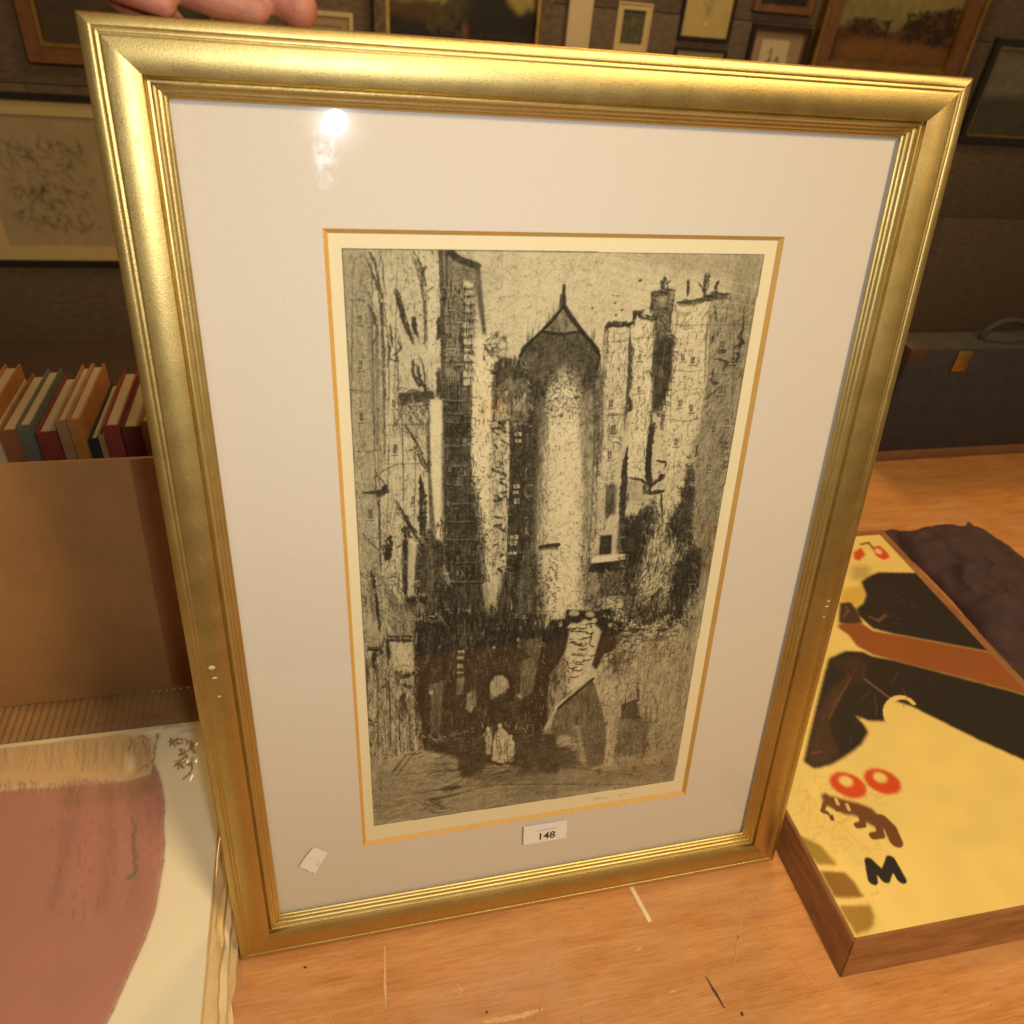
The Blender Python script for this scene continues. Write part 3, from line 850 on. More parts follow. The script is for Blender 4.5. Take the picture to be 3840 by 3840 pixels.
    P(X((806, 560), (850, 560), (860, 700), (845, 1000), (815, 1000)), g(.60), .75, 5)
    P(X((840, 560), (880, 560), (870, 760), (850, 760)), g(.28), .7, 4, rough=.4)
    P(X((640, 520), (700, 520), (690, 640), (680, 760), (665, 900), (655, 1010), (615, 1080), (620, 760)), g(.20), .8, 5, rough=.25)
    c.scrib(X((640, 470), (860, 470), (860, 560), (800, 640), (720, 640), (650, 620)), 240, 1.0, 6, 1.6, g(.12), .75, 1.4)
    c.scrib(X((690, 520), (830, 520), (830, 620), (690, 620)), 60, 1.0, 6, 1.6, g(.9), .55, 1.4)
    c.scrib(X((665, 1040), (740, 1040), (740, 1240), (690, 1240), (650, 1180)), 120, 1.4, 7, 1.7, g(.13), .75, .8)
    # house between the gable and the tower, and the drum's round shoulders
    P(X((541, 520), (575, 470), (625, 455), (640, 505), (655, 530), (652, 650), (585, 650), (541, 600)), g(.40), .9, 2)
    P(X((541, 455), (570, 425), (625, 440), (628, 500), (590, 490), (545, 525)), g(.18), .9, 2, rough=.2)
    for (x, y, w, h) in ((556, 560, 16, 40), (600, 560, 26, 34), (630, 545, 10, 60), (575, 535, 10, 20)):
        P(X((x, y), (x + w, y - 4), (x + w - 3, y + h), (x, y + h)), g(.78), .8, 1, rough=.3)
    c.scrib(X((541, 520), (652, 520), (652, 650), (541, 640)), 60, V, 16, 1.5, g(.15), .6, .3)
    P(X((655, 520), (700, 520), (690, 640), (655, 900), (640, 900), (655, 640)), g(.22), .8, 4)
    P([*X((752, 275), (762, 275), (780, 305), (812, 348), (690, 348), (728, 308))], g(.46), .85, 1)
    for (a0, a1) in (((621, 424), (640, 510)), ((868, 426), (850, 505))):
        c.line(X(a0, ((a0[0] + a1[0]) / 2 - 6 if a0[0] < 700 else (a0[0] + a1[0]) / 2 + 8, 470), a1), 4, g(.12), .85, taper=True)
    P(X((866, 480), (895, 420), (890, 600), (872, 760), (850, 760), (858, 560)), g(.32), .75, 3, rough=.4)
    # upright lines of the left-hand houses
    for pts, w, v in ((((160, 110), (164, 500), (172, 800), (186, 1000), (188, 1290)), 2.6, .2), (((172, 300), (178, 700), (182, 830)), 5, .38), (((192, 260), (198, 500), (203, 760)), 3, .2), (((212, 330), (216, 500), (214, 620)), 2, .3),
                      (((255, 570), (260, 800), (262, 980)), 2.4, .25), (((322, 800), (328, 900), (324, 985)), 9, .10), (((335, 560), (340, 700), (352, 900), (360, 1000)), 3.5, .2), (((372, 120), (378, 350), (382, 560)), 4, .25),
                      (((282, 100), (310, 170), (325, 260), (330, 400)), 4, .22), (((236, 215), (255, 290), (290, 380)), 6, .16), (((288, 310), (298, 350)), 7, .12), (((140, 110), (165, 170), (185, 240), (190, 330)), 4, .2), (((300, 450), (312, 500), (345, 560)), 6, .16),
                      (((110, 250), (140, 255)), 3, .2), (((215, 430), (240, 440), (235, 400)), 4, .18), (((372, 310), (375, 370)), 6, .15), (((370, 460), (374, 560)), 6, .15)):
        c.line(X(*pts), w, g(v), .85, taper=True)
    P(X((75, 100), (150, 100), (165, 780), (110, 800)), g(.60), .45, 8)
    P(X((165, 440), (195, 440), (200, 780), (180, 800)), g(.52), .5, 3)
    c.scrib(X((265, 580), (340, 580), (350, 760), (320, 800), (270, 700)), 45, 1.1, 20, 1.3, g(.2), .65, .35)
    P(X((245, 540), (350, 532), (356, 565), (250, 572)), g(.16), .75, 1, rough=.35)
    P(X((150, 845), (185, 838), (205, 850), (190, 865)), g(.14), .85, 1, rough=.2)
    # timbers and palings lower left
    P(X((120, 1110), (200, 1090), (300, 1240), (290, 1290), (200, 1290), (140, 1290)), g(.70), .5, 5)
    for k in range(16):
        y = 1120 + k * 12
        c.line(X((190 + k * 3, y), (255 + k * 3, y + 70)), 1.5, g(.18), .75, taper=True)
    for pts, w in ((((160, 1090), (175, 1160), (185, 1280)), 7), (((205, 1300), (290, 1302)), 7), (((208, 1300), (215, 1380)), 6), (((145, 1350), (150, 1600)), 3), (((180, 1380), (184, 1640)), 3), (((215, 1400), (222, 1640)), 3), (((245, 1500), (250, 1650)), 3), (((275, 1480), (282, 1640)), 3),
                   (((255, 1470), (262, 1530)), 13), (((230, 1400), (260, 1420), (290, 1400)), 8), (((140, 1560), (185, 1570)), 5), (((300, 1240), (320, 1450), (325, 1620)), 9), (((270, 1175), (330, 1180)), 8), (((240, 1020), (290, 980)), 4), (((200, 1010), (215, 1060)), 8)):
        c.line(X(*pts), w, g(.12), .85, taper=True)
    P(X((215, 1312), (290, 1312), (292, 1400), (230, 1395)), g(.84), .7, 2)
    c.scrib(X((140, 1400), (300, 1400), (310, 1640), (160, 1660)), 90, V, 30, 1.4, g(.86), .55, .06)
    c.scrib(X((140, 1400), (300, 1400), (310, 1640), (160, 1660)), 90, V, 30, 1.4, g(.2), .55, .06)
    # bright gables and window wall
    P(X((476, 430), (538, 446), (530, 640), (522, 800), (526, 1110), (505, 1112), (497, 900), (470, 800)), g(.96), .95, 1)
    c.scrib(X((490, 780), (530, 780), (530, 1120), (490, 1120)), 40, 1.4, 7, 2, g(.12), .8, .7)
    c.scrib(X((476, 430), (538, 446), (522, 800), (476, 800)), 14, 1.2, 6, 1.4, g(.2), .7, .6)
    P(X((538, 590), (588, 570), (586, 830), (575, 1080), (530, 1110), (530, 800)), g(.84), .75, 2)
    for k in range(30):
        x, y = rng.uniform(535, 572), rng.uniform(600, 1090)
        c.line(X((x, y), (x + rng.uniform(6, 22), y + rng.uniform(-5, 12))), 2.2 + rng.random() * 2.5, g(.12), .85)
    c.line(X((583, 600), (586, 800), (574, 1090)), 3, g(.9), .9)
    P(X((596, 640), (650, 640), (640, 900), (628, 1040), (596, 1200), (584, 1000)), g(.13), .8, 3, rough=.2)
    for (x, y, w, h) in ((604, 660, 22, 12), (606, 682, 20, 10), (600, 822, 22, 12), (598, 842, 18, 9), (604, 866, 16, 16), (592, 978, 24, 13), (590, 996, 24, 14), (586, 1030, 26, 10)):
        P(X((x, y), (x + w, y), (x + w, y + h), (x, y + h)), g(.80), .9, 0)
        c.line(X((x + w / 2, y), (x + w / 2, y + h)), 1.2, g(.15), .9)
    P(X((342, 560), (383, 560), (380, 760), (384, 1000), (362, 990), (346, 800)), g(.95), .9, 1)
    P(X((385, 520), (470, 530), (466, 760), (500, 900), (520, 1120), (520, 1500), (390, 1500), (380, 1000)), g(.15), .62, 5, rough=.25)
    P(X((272, 985), (300, 1000), (292, 1165), (272, 1165)), g(.88), .85, 1)
    P(X((255, 990), (274, 1000), (272, 1170), (256, 1150)), g(.12), .9, 1)
    # right-hand lit stacks
    P(X((892, 345), (960, 340), (955, 520), (940, 640), (880, 780), (874, 600)), g(.92), .6, 3)
    P(X((978, 310), (1038, 318), (1024, 640), (1000, 800), (965, 800), (972, 500)), g(.96), .7, 2)
    P(X((1105, 270), (1205, 262), (1190, 560), (1150, 720), (1080, 800), (1070, 640), (1094, 400)), g(.94), .65, 3)
    c.scrib(X((890, 340), (1200, 280), (1160, 760), (880, 800)), 140, .05, 8, 1.2, g(.3), .6, .35)
    P(X((1036, 380), (1100, 372), (1090, 480), (1060, 600), (1030, 600)), g(.13), .7, 3, rough=.3)
    c.line(X((965, 340), (958, 520), (945, 660)), 4, g(.18), .8, taper=True)
    c.line(X((1030, 640), (1020, 760), (1030, 850)), 11, g(.10), .9, taper=True)
    c.line(X((955, 700), (945, 850), (940, 930)), 9, g(.12), .9, taper=True)
    P(X((945, 930), (1010, 915), (1035, 870), (1045, 930), (1000, 1060), (950, 1160), (935, 1040)), g(.10), .85, 2, rough=.2)
    P(X((955, 870), (1000, 875), (985, 915), (945, 922)), g(.88), .8, 1)
    P(X((890, 825), (915, 822), (912, 900), (885, 940), (884, 880)), g(.2), .8, 2, rough=.3)
    P(X((868, 985), (905, 980), (900, 1035), (866, 1038)), g(.12), .9, 1)
    P(X((842, 1050), (946, 1035), (946, 1052), (842, 1066)), g(.92), .9, 0)
    P(X((838, 1068), (946, 1056), (944, 1085), (870, 1092), (835, 1090)), g(.10), .9, 1)
    P(X((868, 1095), (942, 1088), (930, 1165), (865, 1165)), g(.26), .8, 2, rough=.3)
    P(X((1140, 760), (1158, 830), (1150, 1000), (1128, 1010), (1070, 950), (1120, 870)), g(.14), .8, 2, rough=.25)
    P(X((1120, 1030), (1165, 1010), (1160, 1130), (1120, 1240), (1085, 1230), (1090, 1110)), g(.10), .85, 2, rough=.25)
    c.scrib(X((1000, 930), (1120, 900), (1100, 1240), (960, 1240)), 140, 1.5, 18, 2, g(.14), .7, .35)
    c.scrib(X((1000, 930), (1090, 900), (1070, 1200), (980, 1200)), 50, 1.5, 20, 1.8, g(.9), .6, .3)
    # street depth
    P(X((300, 1240), (420, 1180), (520, 1200), (690, 1220), (690, 1300), (680, 1500), (690, 1580), (560, 1560), (370, 1600), (330, 1600), (290, 1500)), g(.10), .45, 12, rough=.15)
    P(X((528, 1468), (530, 1432), (545, 1414), (568, 1412), (585, 1430), (586, 1448), (570, 1462), (540, 1478)), g(.60), .9, 1)
    c.scrib(X((300, 1240), (690, 1220), (680, 1560), (340, 1600)), 120, 1.57, 26, 1.2, g(.32), .4, .15)
    for (x, y, w, h) in ((428, 1335, 20, 9), (427, 1352, 20, 10), (426, 1376, 18, 13), (426, 1400, 20, 5)):
        P(X((x, y), (x + w, y), (x + w, y + h), (x, y + h)), g(.58), .9, 0)
    P(X((545, 1590), (560, 1570), (575, 1580), (605, 1620), (600, 1660), (570, 1682), (535, 1675), (536, 1630)), g(.78), .95, 0)
    P(X((515, 1590), (530, 1580), (535, 1600), (530, 1655), (515, 1650)), g(.70), .9, 1)
    c.line(X((555, 1610), (562, 1640), (556, 1670)), 2.5, g(.3), .7)
    P(X((740, 1600), (790, 1570), (795, 1590), (770, 1620), (735, 1622)), g(.66), .8, 1, rough=.3)
    # sheds, post and slope at the right, drawn again over the tone
    P(X((720, 1520), (745, 1480), (840, 1420), (865, 1490), (885, 1570), (885, 1680), (820, 1700), (790, 1600), (730, 1590)), g(.34), .8, 1)
    c.scrib(X((725, 1520), (840, 1430), (885, 1570), (885, 1680), (800, 1640)), 80, V, 24, 1.5, g(.18), .6, .08)
    c.line(X((735, 1512), (848, 1422)), 5, g(.10), .9, taper=True)
    P(X((892, 1510), (925, 1490), (918, 1560), (905, 1690), (878, 1690), (888, 1600)), g(.72), .9, 1)
    c.scrib(X((892, 1510), (925, 1490), (905, 1690), (878, 1690)), 26, V, 12, 1.4, g(.25), .6, .3)
    P(X((935, 1500), (978, 1480), (992, 1540), (930, 1545)), g(.18), .85, 1)
    P(X((925, 1545), (1010, 1545), (990, 1650), (912, 1660)), g(.34), .7, 3, rough=.2)
    P(X((860, 1400), (985, 1370), (980, 1450), (925, 1490), (880, 1530), (858, 1460)), g(.78), .55, 5)
    c.scrib(X((860, 1390), (1000, 1350), (990, 1470), (880, 1530)), 70, 1.9, 14, 1.5, g(.2), .6, .5)
    P(X((905, 1340), (950, 1330), (940, 1390), (905, 1410)), g(.14), .6, 3, rough=.5)
    P(X((985, 1300), (1130, 1280), (1090, 1560), (1010, 1560)), g(.66), .45, 8)
    c.scrib(X((985, 1320), (1140, 1300), (1090, 1640), (1010, 1640)), 120, V + .2, 16, 1.1, g(.3), .5, .3)
    P(X((790, 1560), (805, 1570), (830, 1690), (810, 1690)), g(.62), .75, 1)
    # stones in the ivied wall
    for k in range(26):
        x = rng.uniform(780, 865)
        y = rng.uniform(1240, 1420)
        if x - 780 > (1420 - y) * .62 + 12:
            continue
        c.ell(X((x, y))[0], rng.uniform(8, 15), rng.uniform(6, 10), 0, g(.88), .8, 1)
        c.line(X((x - 12, y + 9), (x + 2, y + 11), (x + 12, y + 7)), 2.2, g(.10), .85)
    c.scrib(X((930, 1380), (1010, 1340), (1000, 1440), (900, 1500), (880, 1440)), 60, 1.4, 12, 1.5, g(.85), .5, .5)
    c.scrib(X((880, 1220), (1100, 1240), (1060, 1330), (920, 1330)), 110, .1, 8, 2, g(.12), .75, .9)
    c.scrib(X((880, 1220), (1100, 1240), (1060, 1330), (920, 1330)), 60, .1, 7, 2, g(.85), .7, .6)
    # ---- fine needle work over everything
    S = c.scrib

    def fine(poly, n, dark=.2, light=.9):
        S(poly, n, V, 9, 1.0, g(dark), .75, .12, .05)
        S(poly, n // 2, .04, 4.5, 1.1, g(dark), .8, .2, .05)
        S(poly, n // 3, V, 8, 1.0, g(light), .6, .12, .05)

    def deep(poly, n, light=.42):
        S(poly, n, V, 15, 1.0, g(light), .5, .06, .03)
        S(poly, n // 2, .03, 5, 1.1, g(light + .12), .55, .15, .05)
        S(poly, n, V, 16, 1.3, g(.04), .7, .06, .03)
        S(poly, n // 3, .03, 12, 1.2, g(.04), .7, .1, .03)
    fine(X((75, 100), (380, 100), (390, 560), (100, 560)), 200, .25)
    fine(X((100, 560), (340, 560), (350, 1000), (120, 1000)), 260)
    fine(X((130, 1000), (260, 1000), (300, 1240), (300, 1640), (170, 1680), (140, 1300)), 420, .14)
    deep(X((388, 200), (480, 220), (470, 540), (388, 540)), 110, .55)
    deep(X((388, 540), (470, 540), (470, 800), (500, 900), (520, 1100), (520, 1300), (330, 1500), (310, 1250), (350, 1000), (388, 1000)), 330)
    deep(X((590, 640), (655, 640), (640, 1000), (600, 1250), (690, 1300), (680, 1560), (350, 1600), (330, 1300), (520, 1250), (585, 1000)), 480)
    fine(X((478, 440), (536, 450), (524, 800), (526, 1100), (500, 1100), (470, 790)), 90, .15)
    fine(X((538, 570), (588, 560), (576, 1090), (532, 1110)), 240, .10)
    fine(X((700, 520), (808, 520), (824, 800), (812, 1000), (795, 1180), (705, 1210), (684, 900)), 170, .3)
    fine(X((806, 540), (885, 500), (870, 780), (845, 1080), (805, 1180), (815, 900)), 300, .12)
    fine(X((885, 340), (965, 335), (945, 660), (880, 980), (850, 980), (872, 620)), 220, .18)
    fine(X((975, 305), (1040, 315), (1024, 640), (1000, 800), (962, 830)), 150, .18)
    fine(X((1105, 265), (1210, 255), (1190, 560), (1130, 900), (1060, 1040), (1030, 900), (1092, 420)), 300, .18)
    fine(X((1205, 240), (1370, 230), (1300, 700), (1240, 1100), (1160, 1100), (1160, 760), (1195, 560)), 420, .2, .75)
    fine(X((1000, 900), (1110, 900), (1090, 1250), (950, 1260)), 300, .08)
    fine(X((870, 1190), (1170, 1180), (1140, 1330), (900, 1340)), 330, .1)
    fine(X((860, 1340), (1150, 1320), (1090, 1690), (880, 1690)), 480, .16, .8)
    deep(X((680, 1250), (770, 1220), (740, 1420), (700, 1560)), 110, .3)
    deep(X((640, 350), (850, 350), (866, 470), (840, 510), (640, 510), (622, 430)), 130, .5)
    # storeys of the dark house: faint lit ledges and panes
    for y in (560, 600, 628, 700, 762, 820, 880, 935, 990, 1060, 1120):
        x1 = 465 + max(0, y - 780) * .13
        c.line(X((392, y), (425, y + 3), (x1, y + 1)), 1.5, g(.52), .6, taper=True)
        c.line(X((392, y + 7), (425, y + 10), (x1, y + 8)), 2.0, g(.05), .7, taper=True)
    for k in range(26):
        x, y = rng.uniform(395, 455), rng.uniform(570, 1140)
        P(X((x, y), (x + 8, y), (x + 8, y + 14), (x, y + 14)), g(rng.choice([.04, .06, .46])), .7, 0)
    for k in range(30):
        x, y = rng.uniform(535, 680), rng.uniform(1230, 1540)
        P(X((x, y), (x + 6, y), (x + 6, y + 10), (x, y + 10)), g(rng.choice([.04, .05, .36])), .6, 0)
    # tower: crisp roof, eaves shadow and stone courses
    P(X((757, 270), (742, 292), (722, 318), (692, 348), (750, 357), (812, 348), (790, 318), (770, 290)), g(.47), .8, 0)
    S(X((757, 274), (700, 346), (806, 346)), 50, 1.2, 14, 1.0, g(.18), .7, .35, .03)
    c.line(X((690, 349), (720, 355), (760, 358), (812, 349)), 4, g(.06), .95)
    P(X((690, 350), (648, 388), (622, 424), (636, 452), (662, 520), (700, 470), (760, 452), (815, 470), (846, 515), (856, 460), (868, 424), (846, 388), (812, 350), (750, 358)), g(.20), .55, 4)
    c.line(X((757, 272), (722, 318), (690, 350), (648, 389), (621, 425)), 2.6, g(.06), .95)
    c.line(X((757, 272), (784, 316), (812, 350), (846, 388), (869, 425)), 3.2, g(.05), .95)
    c.line(X((621, 425), (632, 448), (644, 470)), 2.4, g(.10), .8)
    c.line(X((869, 425), (862, 452), (852, 480)), 2.4, g(.10), .8)
    c.line(X((852, 470), (851, 640), (846, 820), (838, 1000), (828, 1120)), 2.2, g(.15), .8, taper=True)
    S(X((812, 500), (852, 480), (850, 800), (838, 1060), (812, 1060), (822, 800)), 170, V, 11, 1.1, g(.22), .7, .1, .03)
    S(X((800, 520), (852, 480), (852, 640), (810, 640)), 120, 1.0, 6, 1.4, g(.12), .75, 1.2)
    S(X((648, 500), (704, 500), (694, 700), (684, 900), (672, 1000), (650, 1000), (652, 700)), 360, V, 11, 1.1, g(.10), .75, .1, .03)
    S(X((690, 640), (716, 640), (704, 900), (690, 1060), (672, 1060)), 150, V, 10, 1.0, g(.3), .6, .1, .03)
    for k in range(60):
        y = rng.uniform(540, 1180)
        x = rng.uniform(695, 815)
        c.line(X((x, y), (x + rng.uniform(5, 16), y + rng.normal(0, 1.5))), 1.1, g(.4), .55)
    c.line(X((684, 1016), (705, 1012), (740, 1008)), 6, g(.10), .95)
    c.line(X((684, 1024), (700, 1020), (738, 1018)), 3, g(.25), .8)
    for poly, v in ((((346, 1440), (384, 1425), (378, 1560), (345, 1600)), .34), (((455, 1470), (480, 1455), (486, 1500), (466, 1530), (455, 1510)), .55), (((424, 1420), (450, 1415), (446, 1470), (424, 1470)), .46), (((622, 1370), (684, 1340), (660, 1460), (620, 1490)), .34),
                    (((640, 1300), (690, 1290), (684, 1345), (645, 1350)), .32), (((505, 1130), (526, 1120), (524, 1200), (512, 1205)), .62), (((390, 1100), (402, 1095), (404, 1135), (394, 1130)), .66), (((330, 1060), (352, 1040), (356, 1170), (336, 1180)), .30)):
        P(X(*poly), g(v), .85, 1, rough=.35)
    for (x, y, w, h) in ((428, 1335, 20, 8), (427, 1353, 20, 9), (426, 1377, 18, 12), (426, 1402, 20, 4)):
        P(X((x, y), (x + w, y), (x + w, y + h), (x, y + h)), g(.62), .95, 0)
    for (x, y, r0) in ((346, 1465, 8), (615, 1300, 6), (668, 1250, 5), (540, 1325, 6), (620, 1475, 6)):
        c.ell(X((x, y))[0], r0, r0, 0, g(.66), .9, 0)
    c.line(X((700, 1572), (735, 1505)), 4, g(.78), .9)
    c.line(X((735, 1505), (845, 1408)), 4, g(.78), .9)
    c.line(X((738, 1514), (848, 1420)), 4, g(.06), .9)
    # sky: loose curling needle marks
    for k in range(46):
        x, y = rng.uniform(520, 880), rng.uniform(120, 330)
        if abs(x - 757) < 30 and y > 190:
            continue
        a0 = rng.uniform(0, 6.28)
        r0 = rng.uniform(8, 26)
        c.line(X(*[(x + r0 * math.cos(a0 + t), y + r0 * .7 * math.sin(a0 + t)) for t in np.linspace(0, rng.uniform(1.0, 2.6), 6)]), 1.0, g(.52), .55)
    P(X((518, 1492), (520, 1425), (540, 1400), (575, 1398), (598, 1425), (600, 1490), (592, 1490), (590, 1432), (572, 1408), (545, 1408), (528, 1432), (526, 1492)), g(.04), .9, 0)
    P(X((530, 1466), (531, 1434), (546, 1416), (568, 1414), (584, 1432), (585, 1450), (572, 1458), (545, 1472)), g(.66), .9, 0)
    # broken, scratched edges where tones meet
    def fray(poly, n, v, L=7, w=1.2):
        pp = np.array(X(*poly))
        for k in range(n):
            i_ = rng.integers(0, len(pp))
            t_ = rng.random()
            x_, y_ = pp[i_] * (1 - t_) + pp[(i_ + 1) % len(pp)] * t_
            a_ = rng.choice([V, V, 0.0, .8]) + rng.normal(0, .15)
            l_ = L * rng.uniform(.4, 1.5) * 1.9
            x_ += rng.normal(0, 5)
            y_ += rng.normal(0, 5)
            c.line([(x_ - l_ * math.cos(a_), y_ - l_ * math.sin(a_)), (x_ + l_ * math.cos(a_), y_ + l_ * math.sin(a_))], w * rng.uniform(.7, 1.3), g(v), .75)
    for poly, n in ((((945, 930), (1010, 915), (1035, 870), (1045, 930), (1000, 1060), (950, 1160), (935, 1040)), 90), (((1140, 760), (1158, 830), (1150, 1000), (1128, 1010), (1070, 950), (1120, 870)), 80), (((1120, 1030), (1165, 1010), (1160, 1130), (1120, 1240), (1085, 1230), (1090, 1110)), 90),
                    (((868, 1095), (942, 1088), (930, 1165), (865, 1165)), 40), (((1036, 300), (1100, 372), (1090, 480), (1060, 600), (1030, 600)), 60), (((300, 1240), (310, 1000), (385, 940), (390, 1240)), 120), (((300, 1240), (300, 1600), (360, 1610), (520, 1560), (690, 1580), (690, 1250), (520, 1200)), 200),
                    (((385, 220), (470, 240), (470, 560), (470, 800), (500, 900), (520, 1110), (390, 1100)), 160), (((541, 455), (625, 440), (655, 530), (652, 650), (541, 640)), 70), (((590, 640), (655, 640), (640, 1000), (596, 1200), (584, 1000)), 90)):
        fray(poly, n, .10)
        fray(poly, n // 2, .62, 5, 1.0)
        deep(X(*poly), n // 2, .40)
    # windows, sills, ledges and pipes of the tenements
    for (x, y, w, h) in ((897, 560, 13, 24), (903, 640, 15, 30), (893, 720, 13, 24), (988, 420, 10, 18), (985, 520, 10, 18), (1120, 420, 12, 20), (1150, 430, 12, 20), (1112, 560, 12, 22), (1145, 575, 12, 22), (1098, 680, 12, 22), (1240, 380, 14, 20), (1275, 430, 12, 18), (1235, 520, 12, 22), (1215, 640, 12, 22), (1255, 620, 12, 20), (1200, 760, 11, 20),
                      (118, 300, 12, 26), (120, 440, 12, 28), (124, 600, 12, 28), (150, 900, 12, 30), (225, 560, 12, 26), (228, 700, 12, 28), (285, 860, 10, 26), (238, 880, 10, 26), (400, 260, 12, 22), (430, 300, 11, 20), (400, 380, 12, 22), (428, 430, 12, 20)):
        P(X((x, y), (x + w, y - 2), (x + w - 1, y + h), (x, y + h)), g(.16), .75, 0)
        c.line(X((x + w / 2, y), (x + w / 2, y + h)), 1.0, g(.7), .6)
        c.line(X((x, y + h * .5), (x + w, y + h * .5)), 1.0, g(.7), .5)
        c.line(X((x - 4, y + h + 2), (x + w + 4, y + h + 1)), 1.3, g(.86), .7)
        c.line(X((x - 4, y + h + 5), (x + w + 4, y + h + 4)), 1.3, g(.12), .7)
    for (x0, x1, y) in ((884, 962, 380), (972, 1036, 370), (1100, 1208, 330), (1095, 1200, 470), (880, 950, 610), (1080, 1180, 620), (1205, 1340, 330), (1200, 1320, 480), (90, 170, 540), (95, 180, 720), (200, 330, 640), (205, 330, 760), (110, 190, 990)):
        c.line(X((x0, y), ((x0 + x1) / 2, y + rng.normal(0, 2)), (x1, y - 3)), 1.4, g(.2), .6, taper=True)
    for (x, y0, y1) in ((960, 350, 640), (1036, 330, 560), (1094, 300, 640), (1212, 270, 560), (1285, 300, 640), (104, 120, 760), (240, 120, 540), (300, 580, 980), (215, 640, 1000), (880, 360, 800)):
        c.line(X((x, y0), (x - 3, (y0 + y1) / 2), (x - 8, y1)), 1.5, g(.18), .7, taper=True)
    # receding kerbs
    for pts in (((325, 1622), (270, 1680), (215, 1760)), ((600, 1660), (760, 1690), (1000, 1720)), ((320, 1640), (500, 1655), (520, 1668)), ((230, 1720), (480, 1700), (700, 1690)), ((210, 1790), (520, 1750), (1050, 1745)), ((430, 1650), (460, 1700), (400, 1780))):
        c.line(X(*pts), 2.0, g(.14), .75, taper=True)
    S(X((330, 1640), (820, 1600), (830, 1700), (330, 1740)), 150, -.08, 16, 1.2, g(.12), .7, .08, .03)
    S(X((200, 1700), (1080, 1690), (1040, 1790), (190, 1850)), 150, -.08, 20, 1.0, g(.28), .6, .06, .03)
    P(X((714, 486), (735, 468), (762, 462), (792, 468), (812, 490), (820, 560), (824, 700), (815, 1000), (690, 1000), (690, 760), (702, 560)), g(.92), .30, 3, rough=.6)
    S(X((700, 480), (820, 480), (822, 1000), (790, 1170), (705, 1180), (690, 1000)), 200, 1.2, 5, 1.2, g(.25), .7, 1.2)
    S(X((700, 470), (820, 470), (815, 600), (705, 620)), 150, 1.0, 6, 1.5, g(.14), .75, 1.3)
    S(X((686, 560), (716, 560), (704, 1000), (680, 1000)), 130, V, 9, 1.2, g(.2), .65, .2)
    P(X((818, 540), (850, 520), (850, 800), (838, 1000), (815, 1000), (824, 760)), g(.60), .5, 3, rough=.4)
    P(X((676, 560), (704, 540), (694, 760), (686, 980), (668, 980), (672, 760)), g(.48), .45, 4, rough=.4)
    S(X((340, 1575), (690, 1560), (720, 1640), (330, 1655)), 90, -.08, 13, 1.0, g(.52), .6, .06, .03)
    for (x, y) in ((559, 1566), (522, 1577), (592, 1600)):
        c.ell(X((x, y))[0], 8, 9, 0, g(.80), .9, 0)
        c.line(X((x - 8, y + 10), (x - 12, y + 40), (x - 8, y + 80)), 2.2, g(.06), .85, taper=True)
    # the couple in the street, broken up by shadow lines
    S(X((512, 1575), (606, 1575), (606, 1684), (512, 1684)), 46, 1.3, 8, 1.4, g(.12), .8, .6)
    S(X((530, 1415), (586, 1415), (580, 1475), (530, 1478)), 26, .6, 5, 1.1, g(.3), .6, .8)
    # plate edge
    c.line([plate[0], plate[1]], 2.4, g(.30), .8)
    c.line([plate[3], plate[0]], 2.2, g(.28), .75)
    c.line([plate[1], plate[2]], 2.2, g(.26), .75)
    c.line([plate[2], plate[3]], 2.6, g(.22), .8)
    # ---- tone to colour
    T = c.a[..., 0]
    pl = c.mask(c.pt(plate), 0)
    y0, x0, m = pl
    inp = np.zeros(T.shape)
    inp[y0:y0 + m.shape[0], x0:x0 + m.shape[1]] = m
    n = smooth_noise(*T.shape, 3, rng) * .5 + smooth_noise(*T.shape, 14, rng) * .3 + rng.random(T.shape) * .2
    # drypoint burr: upright streaks, level ones on the ground, and speckle
    vs_ = smooth_noise(T.shape[0] // 9, T.shape[1], 1.7, rng)
    vs_ = np.repeat(vs_, 9, 0)
    vs_ = np.vstack([vs_, vs_[:T.shape[0] - len(vs_)]])
    vs_ = blur(vs_, 1)
    hs_ = smooth_noise(T.shape[0], T.shape[1] // 9, 1.7, rng)
    hs_ = np.repeat(hs_, 9, 1)
    hs_ = np.hstack([hs_, hs_[:, :T.shape[1] - hs_.shape[1]]])
    yy = np.linspace(0, 1, T.shape[0])[:, None]
    gr = 1 / (1 + np.exp(-(yy - .83) / .02))
    st_ = vs_ * (1 - gr) + blur(hs_, 1) * gr
    amp = np.clip(4 * T * (1 - T), .1, 1) * (.10 + .20 * np.clip((yy - .1) / .5, 0, 1)) * (1 - .45 * gr)
    T = T + inp * (st_ - .5) * amp
    sp_ = (rng.random(T.shape) > .965) & (inp > 0)
    T = np.where(sp_, T * rng.uniform(.35, .8, T.shape), T)
    T = np.clip(T, 0, 1)
    T = T * .7 + blur(T, 1) * .3
    T = np.clip(T + inp * (n - .5) * (.10 + .42 * T * (1 - T)) * 1.5, 0.03, 1)
    T = np.clip((T - .05) * 1.05, .012, 1)
    T = np.where(inp > 0, T, 1.0)
    paper = np.array((.78, .70, .47))
    inplate = np.array((.71, .63, .40))
    ink = np.array((.020, .016, .010))
    base = paper + (inplate - paper) * inp[..., None]
    Tl = (T ** 1.45)[..., None]
    out = ink + (base - ink) * Tl
    # foxing: brown stains of the sheet itself
    Hi = c.H
    st = np.zeros(T.shape)
